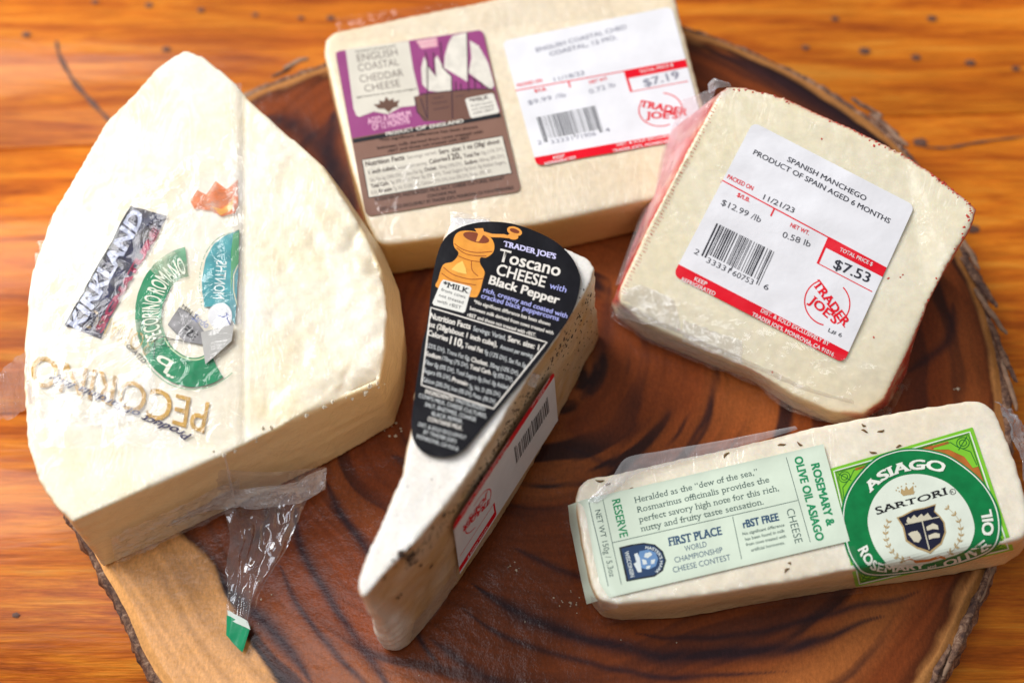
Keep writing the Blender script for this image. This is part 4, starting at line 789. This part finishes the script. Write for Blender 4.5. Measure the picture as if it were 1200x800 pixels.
drape(MA, [(735, 330), (1060, 440), (1030, 500), (715, 372)], WRAP, 'clear_wrap', amp=.0010, off=.0013, freq=110, seed=7, step=3, along=(1, 1))
film('corner_film', man, [(730, 345, 17.5), (752, 335, 19), (790, 352, 19)], [(722, 372, 10), (752, 380, 14.5), (800, 392, 15.)], 36, 22, .0011, FILM, 63, freq=190, along=1)
film('corner_film', man, [(800, 375, 17), (830, 385, 17), (870, 400, 18)], [(800, 400, 14.5), (830, 412, 14.8), (870, 428, 15.)], 36, 18, .0010, FILM, 64, freq=240, along=1)
film('rind_film', man, [(842, 100, 53), (815, 160, 42), (780, 230, 32), (735, 330, 18)], [(800, 118, 38), (778, 172, 26), (757, 235, 20), (722, 335, 12)], 80, 20, .0013, film_mat('pink_film', tint=(.99, .85, .87), milk=.12, refl=.7, rough=.14, bump=1., scale=300), 65, freq=120)
film('film_twist', man, [(830, 96, 52), (838, 92, 56), (850, 98, 53)], [(832, 108, 50), (842, 104, 54), (858, 104, 52)], 16, 10, .0018, FILM_P, 66, freq=300)
pp, pf, NP_ = [], [], 0
# short red hatching of the rind along the left rim
for i in range(60):
    t = i / 59; x = 846 + (729 - 846) * t + rs.normal(0, .8); y = 106 + (342 - 106) * t; L_ = rs.uniform(2.5, 6.5)
    for q in range(3): k += 1; scatter(MA, x - 1 + q * L_ / 3, y + q * .8, .00018, k)
for i in range(130):
    c_ = catmull([(852, 101), (924, 117), (995, 149), (1062, 183), (1111, 217), (1137, 246), (1112, 308), (1086, 358), (1060, 421), (1038, 466)], 14, False); q = c_[rs.integers(len(c_))]; k += 1; scatter(MA, q[0] + rs.normal(0, 1.4), q[1] + abs(rs.normal(0, 2.)), rs.uniform(.0002, .0005), k)
for q in ((1041, 326), (1055, 325), (1097, 326), (1024, 395), (1058, 322), (963, 163), (846, 214), (795, 386), (880, 437), (905, 436)): k += 1; scatter(MA, *q, .00035, k)
tag(mesh_np('rind_flecks', pp, pf, plain('red_rind', (.60, .06, .035), .6), man), kind='stuff')

# ------------------------------------------------------------------ 5. asiago bar
asi = thing('asiago_bar', tuple(at(930, 620, ZB)), 'long rounded bar of rosemary asiago with mint strip and green square label', 'cheese', 'packaged cheeses on the board')
AM = cheese_mat('asiago', (.83, .77, .64), (.80, .71, .55), (.74, .50, .25), coat=.6, wr=110, coat_b=.35, blot=40, sss=.3)  # yellower side tone puts the shade of the front face into the colour
AS = body('bar', asi, [(674, 584, 25), (678, 568, 25), (690, 559, 25), (740, 549, 25), (837, 528, 25), (940, 503, 25), (1007, 490, 25), (1075, 477, 25), (1134, 468, 25), (1154, 469, 25), (1168, 482, 25), (1184, 520, 25), (1200, 572, 25), (1208, 615, 25), (1200, 630, 25), (1180, 636, 25), (1100, 652, 25), (1000, 668, 25), (875, 690, 25), (800, 701, 25), (722, 708, 25), (702, 703, 25), (693, 688, 25), (682, 640, 25)],
    [None] * 13 + [(1205, 638), (1196, 652), (1176, 664), (1075, 681), (995, 691), (875, 711), (800, 724), (729, 728), (706, 724), (692, 708), None], AM, .0010, 12,
    disp=lambda c, n: .0006 * fbm(c * 45, 3, 2) + .0003 * fbm(c * 160, 2, 7), mask=lambda c, n: np.clip((.55 - n[:, 2]) / .4, 0, 1))
Fp = crop(650, 450, 2.667); Gp = crop(660, 560, 4.444); Hp = crop(960, 490, 4.)
# green square label
S = Sheet(AS, [Hp(45, 238), Hp(718, 42), Hp(910, 612), Hp(170, 785)], 175, 150, name='square_label', step=2.5, smooth=7, off=.0003, pad=3); S.begin(); S.sub = 2.4; S.gap = .00009
LG = (.21, .56, .035); DG = (.003, .20, .055); CRM = (.70, .76, .66); ORB = (.48, .15, .03); TAN = (.45, .32, .15); NAVY = (.012, .014, .035)
lg = ('square_label', ink(LG, .35, coat=.5), 0); wl = ('white_line', ink((.75, .80, .72), .4), 3)
S.poly(lg, rrect(0, 0, 175, 150, 1.5), px=False)
S.line(wl, [(5, 5), (170, 5), (170, 147), (5, 147)], 1.5, px=False, closed=True); S.poly(('orange_field', ink(ORB, .4, var=.15), 1), [(7, 7), (168, 7), (168, 145), (7, 145)], px=False)
dgl = ('corner_ornament', ink((.02, .16, .03), .4), 3); lgo = ('corner_ornament_light', ink(LG, .4), 2)
for cx, cy, sx, sy in ((7, 7, 1, 1), (168, 7, -1, 1), (168, 145, -1, -1), (7, 145, 1, -1)):
    S.poly(lgo, [(cx, cy), (cx + 42 * sx, cy), (cx + 42 * sx, cy + 7 * sy), (cx + 26 * sx, cy + 12 * sy), (cx + 12 * sx, cy + 26 * sy), (cx + 7 * sx, cy + 42 * sy), (cx, cy + 42 * sy)], px=False)
    S.line(dgl, [(cx + 2 * sx, cy + 40 * sy), (cx + 4 * sx, cy + 22 * sy), (cx + 16 * sx, cy + 12 * sy), (cx + 22 * sx, cy + 4 * sy), (cx + 40 * sx, cy + 2 * sy)], .9, px=False)
    for r_ in (4, 7): S.ell(dgl, (cx + 9 * sx, cy + 9 * sy), r_, r_, px=False, ring=.9, n=14)
    S.line(dgl, [(cx + 2 * sx, cy + 2 * sy), (cx + 16 * sx, cy + 16 * sy)], 1., px=False); S.poly(('orange_bar', ink((.42, .12, .03), .4), 3), [(cx + 24 * sx, cy + 2 * sy), (cx + 44 * sx, cy + 2 * sy), (cx + 44 * sx, cy + 5 * sy), (cx + 24 * sx, cy + 5 * sy)], px=False)
S.line(dgl, [(7.5, 7.5), (167.5, 7.5), (167.5, 144.5), (7.5, 144.5)], .8, px=False, closed=True)
outer = catmull([Hp(*q) for q in ((112, 450), (150, 325), (250, 208), (340, 165), (430, 152), (530, 162), (620, 195), (740, 287), (812, 390), (838, 490), (825, 575), (760, 628), (600, 678), (400, 712), (250, 722), (178, 690), (132, 600))], 6)
inn = catmull([Hp(*q) for q in ((225, 470), (258, 370), (340, 290), (460, 264), (590, 300), (680, 388), (722, 490), (718, 560), (680, 612), (560, 655), (440, 682), (340, 688), (280, 640), (240, 560))], 6)
T_ = lambda a: [tuple(q) for q in a]
def grow(c, k): m = c.mean(0); return m + (c - m) * k
S.poly(('green_disc', ink(DG, .35, coat=.5, var=.12), 4), T_(grow(outer, 1.035))); S.line(('white_line', ink((.75, .80, .72), .4), 5), T_(outer), 1.3, closed=True, sub=99); S.poly(('cream_disc', ink(CRM, .35), 5), T_(inn))
wtx = ('white_lettering', ink((.80, .82, .74), .4), 6)
S.path(wtx, 'ASIAGO', [Hp(*q) for q in ((235, 352), (290, 300), (350, 268), (410, 250), (470, 243), (530, 246), (575, 260))], [12, 12, 12, 12, 12], bold=.05, slab=True)
S.path(wtx, 'ROSEMARY', [Hp(*q) for q in ((178, 618), (205, 665), (250, 700), (330, 708), (410, 700), (492, 690))], [12, 8.5, 6.5, 5], bold=.05); S.path(wtx, 'and', [Hp(505, 692), Hp(545, 684)], 3.2, bold=.03); S.path(wtx, 'OLIVE', [Hp(*q) for q in ((582, 682), (680, 655), (790, 600))], [5.5, 8.5], bold=.05)
S.path(wtx, 'OIL', [Hp(*q) for q in ((808, 552), (812, 490), (800, 428))], 11, bold=.05)
bk6 = ('black_lettering', ink(BLK, .45), 6); tn = ('gold_emblem', ink(TAN, .4), 6)
S.path(bk6, 'SARTORI', [Hp(*q) for q in ((268, 455), (360, 424), (470, 395), (600, 358))], [9.5, 7, 7, 8.5], bold=.02, slab=True)
S.ell(bk6, Hp(622, 347), 3.2, 3.2, ring=.6); S.text(bk6, 'R', Hp(615, 355), Hp(628, 351), 3)
S.poly(tn, [Hp(*q) for q in ((378, 352), (382, 330), (396, 342), (404, 318), (416, 338), (438, 318), (440, 346), (446, 344), (440, 358), (390, 366)) if True]); 
for q in ((382, 322), (404, 310), (438, 308), (366, 328), (448, 322), (372, 345), (358, 340)): S.ell(tn, Hp(*q), .9, .9, n=8)
sh = [(368, 470), (392, 462), (440, 436), (490, 426), (540, 410), (534, 440), (558, 462), (578, 490), (584, 535), (565, 585), (515, 622), (455, 604), (408, 572), (394, 510)]
S.poly(tn, T_(grow(np.array([Hp(*q) for q in sh]), 1.08))); S.poly(('shield', ink(NAVY, .35), 7), [Hp(*q) for q in sh]); sw_ = ('shield_marks', ink((.62, .58, .44), .4), 8)
S.line(sw_, [Hp(400, 500), Hp(560, 465)], 1.2); S.line(sw_, [Hp(478, 485), Hp(512, 615)], 1.2)
S.poly(sw_, [Hp(*q) for q in ((405, 485), (412, 465), (425, 474), (440, 456), (455, 468), (475, 450), (485, 462), (505, 446), (515, 460), (525, 470), (520, 474), (412, 494))])
S.poly(sw_, [Hp(*q) for q in ((412, 545), (430, 535), (455, 530), (468, 545), (475, 565), (462, 585), (440, 580), (425, 560))]); S.poly(sw_, [Hp(*q) for q in ((498, 512), (530, 495), (552, 505), (556, 525), (530, 522), (502, 530))]); S.poly(sw_, [Hp(*q) for q in ((508, 552), (540, 540), (562, 545), (560, 562), (530, 565), (512, 572))])
for pts, sgn in (([(322, 482), (308, 530), (318, 590), (352, 640), (400, 664)], 1), ([(590, 415), (645, 470), (662, 540), (645, 590), (600, 632)], -1)):
    c_ = catmull([Hp(*q) for q in pts], 10, False); S.line(tn, T_(c_), .5)
    for i in range(3, len(c_) - 1, 5):
        t_ = c_[i] - c_[i - 2]; t_ /= np.linalg.norm(t_); n_ = np.array([-t_[1], t_[0]])
        for sg in (1, -1): a = c_[i]; b = a - t_ * 4.2 + n_ * sg * 3.6; m = (a + b) / 2; w_ = np.array([-(b - a)[1], (b - a)[0]]) * .22; S.poly(tn, [tuple(a), tuple(m + w_), tuple(b), tuple(m - w_)])
S.line(('ribbon', ink(ORB, .4), 6), [Hp(*q) for q in ((380, 660), (420, 650), (450, 662), (510, 655), (560, 640), (585, 645), (600, 622))], 2.6)
S.end()
# mint strip over it
S = Sheet(AS, [Fp(42, 372), Fp(838, 188), Fp(920, 490), Fp(105, 682)], 306, 118, name='strip_label', step=4, smooth=10, off=.0009, pad=2); S.begin()
MINT = (.66, .76, .63); DT = (.05, .10, .09); GT = (.01, .26, .10); NB_ = (.035, .09, .17)
S.poly(('strip_label', ink(MINT, .45, coat=.3), 0), [(0, 0), (306, 0), (306, 118), (0, 118)], px=False)
tx = lambda key, s, a, b, cap, **q: S.text(key, s, Fp(*a), Fp(*b), cap / 2.667, **q)
dl = ('lettering', ink(DT, .5), 1); gl2 = ('green_lettering', ink(GT, .45), 1); nl = ('navy_lettering', ink(NB_, .45), 1)
for s_, a, b in (('Heralded as the “dew of the sea,”', (250, 374), (634, 284)), ('Rosmarinus officinalis provides the', (258, 404), (670, 308)), ('perfect savory high note for this rich,', (264, 434), (700, 335)), ('nutty and fruity taste sensation.', (270, 463), (652, 377))): tx(dl, s_, a, b, 19, bold=.0, slab=True)
tx(gl2, 'RESERVE', (178, 365), (204, 482), 25, bold=.025); tx(dl, 'NET WT 150g / 5.3oz', (126, 397), (172, 605), 17)
tx(gl2, 'ROSEMARY &', (800, 254), (850, 445), 25, bold=.055); tx(gl2, 'OLIVE OIL ASIAGO', (747, 232), (816, 492), 25, bold=.055); tx(dl, 'CHEESE', (722, 394), (750, 500), 24, bold=-.004)
for a, b in (((108, 370), (168, 632)), ((150, 362), (208, 628)), ((180, 497), (758, 365)), ((722, 230), (797, 495)), ((555, 415), (583, 548))): S.line(dl, [Fp(*a), Fp(*b)], .7)
tx(nl, 'FIRST PLACE', (357, 507), (522, 471), 25, bold=.045, slab=True); tx(nl, 'WORLD', (407, 524), (475, 509), 17); tx(nl, 'CHAMPIONSHIP', (375, 560), (525, 527), 17); tx(nl, 'CHEESE CONTEST', (370, 591), (550, 550), 17)
tx(nl, 'rBST FREE', (590, 451), (700, 427), 23, bold=.06)
for s_, a, b in (('No significant difference', (587, 474), (717, 446)), ('has been found in milk', (595, 491), (718, 464)), ('from cows treated with', (598, 508), (722, 481)), ('artificial hormones.', (614, 525), (718, 501))): tx(dl, s_, a, b, 9.5, bold=.01)
arch = [(302, 370), (360, 356), (420, 348), (472, 356), (510, 388), (525, 432), (510, 480), (470, 508), (400, 520), (338, 532)]
ab = np.array([Gp(*q) for q in arch]); S.line(dl, T_(grow(ab, 1.06)), .7, closed=True); S.poly(('badge', ink((.025, .055, .13), .4), 2), T_(ab))
S.poly(('badge_globe', ink((.14, .27, .50), .4), 3), [Gp(*q) for q in ((395, 385), (440, 375), (480, 390), (492, 425), (480, 462), (440, 480), (400, 470), (388, 430))])
bw = ('badge_figure', ink((.68, .74, .74), .4), 4)
for q in (((368, 400), (385, 392), (398, 420), (405, 470), (408, 492), (388, 494), (366, 450), (380, 440)), ((425, 395), (452, 388), (462, 402), (440, 420), (420, 415)), ((408, 425), (430, 430), (436, 450), (415, 455)), ((455, 430), (478, 425), (472, 448), (456, 452)), ((432, 462), (455, 458), (448, 474), (430, 476))): S.poly(bw, [Gp(*p) for p in q])
S.text(bw, 'WISCONSIN', Gp(318, 388), Gp(350, 520), 4.6, bold=.03); S.path(bw, "MASTER'S MARK", [Gp(*q) for q in ((425, 372), (470, 382), (498, 415), (498, 460), (475, 492))], 3.2, bold=.03)
S.poly(('badge_outline', ink((.02, .02, .03), .4), 1), T_(grow(ab, 1.10)))
S.end()
# rosemary leaves
RM = plain('rosemary', (.20, .11, .035), .7)
for i, (x, y, a, L) in enumerate([(851, 533, .9, 1.2), (916, 521, .35, 1.2), (937, 520, -.4, .9), (703, 563, -.1, 1.3), (712, 567, -.2, .8), (740, 573, -.2, .9), (922, 668, .8, 1.), (1013, 505, -.2, 1.), (1032, 505, .5, 1.1), (1012, 498, -.5, .7), (1023, 530, -.4, 1.1), (1053, 523, .1, .9), (925, 660, -.6, .5)]):
    h = AS.bvh.ray_cast(Vector(CAM), Vector(rays(x, y)).normalized())
    if h[0] is None: continue
    P = np.array(h[0]); v = []
    for u in np.linspace(0, 1, 7):
        for t in np.linspace(0, 2 * math.pi, 6, endpoint=False):
            wd = .00042 * math.sin(math.pi * (u * .86 + .07)); lx = (u - .5) * 2 * L / 1000 * 1.15; ly = math.cos(t) * wd + .0003 * math.sin(u * 4 + i); v.append(P + np.array([lx * math.cos(a) - ly * math.sin(a), lx * math.sin(a) + ly * math.cos(a), math.sin(t) * wd * .6 + .0002]))
    mesh_np('rosemary_leaf', v, grid_faces(7, 6, True), RM, asi, True)
film('top_flap', asi, [(688, 586, 26), (715, 560, 28), (735, 536, 28), (780, 528, 27), (860, 514, 26), (930, 500, 25.5)], [(700, 590, 26.5), (726, 570, 27), (745, 555, 27), (800, 541, 26.5), (870, 523, 26), (935, 504, 25.6)], 90, 18, .0012, film_mat('flap_film', milk=.22, refl=.9, rough=.2, bump=.8, scale=120), 71, freq=110)
film('end_film', asi, [(1164, 472, 20), (1182, 500, 16), (1196, 545, 14), (1206, 580, 12)], [(1186, 486, 8), (1204, 505, 8), (1222, 540, 8), (1226, 575, 8)], 60, 26, .0032, FILM_P, 75, freq=170, along=1, label='crumpled bluish film at the right end')
film('end_film', asi, [(1192, 612, 14), (1198, 625, 12), (1202, 640, 10)], [(1202, 600, 12), (1212, 630, 8), (1206, 652, 6)], 20, 14, .002, FILM_P, 77, freq=200, along=1)
drape(AS, [(702, 700), (992, 642), (1002, 688), (712, 722)], WRAP, 'clear_wrap', amp=.0005, off=.0022, freq=50, seed=9, step=4, along=(.6, 1.4))
film('front_fold', asi, [(690, 700, 24), (705, 704, 25), (722, 704, 25.4)], [(700, 718, 10), (712, 716, 18), (725, 712, 24)], 20, 12, .0016, FILM, 79, freq=160)

# ------------------------------------------------------------------ crumbs on the board
cv, cf, cn = [], [], 0
def crumb(P, r, seed):
    global cn
    g = np.random.default_rng(seed); v = np.array([(1, 0, 0), (-1, 0, 0), (0, 1, 0), (0, -1, 0), (0, 0, 1), (0, 0, -1)], float) * g.uniform(.5, 1.2, (6, 1)) * r + P
    cv.extend(v); cf.extend([[cn + a, cn + b, cn + c] for a, b, c in ((0, 2, 4), (2, 1, 4), (1, 3, 4), (3, 0, 4), (2, 0, 5), (1, 2, 5), (3, 1, 5), (0, 3, 5))]); cn += 6
for i, (x, y, n_, sp_, r) in enumerate([(1117, 456, 2, 3, .0009), (850, 655, 0, 1, .001), (765, 565, 0, 1, .001), (668, 700, 16, 9, .0004), (603, 664, 8, 6, .0004), (460, 500, 10, 8, .0006), (300, 690, 12, 14, .0004), (430, 300, 6, 30, .0004), (640, 745, 8, 60, .0003), (870, 770, 8, 80, .0003), (780, 640, 0, 1, .0003)]):
    for j in range(n_): P = at(x + rs.normal(0, sp_), y + rs.normal(0, sp_), ZB + r * .5); crumb(P, r * rs.uniform(.5, 1.2), i * 50 + j)
tag(mesh_np('crumbs', cv, cf, plain('crumb', (.75, .66, .50), .6)), kind='stuff', label='tiny pale cheese crumbs scattered on the wooden board', category='crumbs')
cv, cf, cn = [], [], 0
for i in range(22):
    t = rs.uniform(0, 1); x, y = [(398 + 50 * (t), 468 - 18 * t), (255 + 140 * t, 534 - 66 * t)][i % 2]
    h = PE.bvh.ray_cast(Vector(CAM), Vector(rays(x + rs.normal(0, 3), y + rs.normal(0, 3))).normalized())
    if h[0] is not None: crumb(np.array(h[0]), rs.uniform(.0006, .0012), 900 + i)
tag(mesh_np('cheese_crumbs', cv, cf, plain('pecorino_crumb', (.84, .78, .64), .6), pec), kind='stuff')
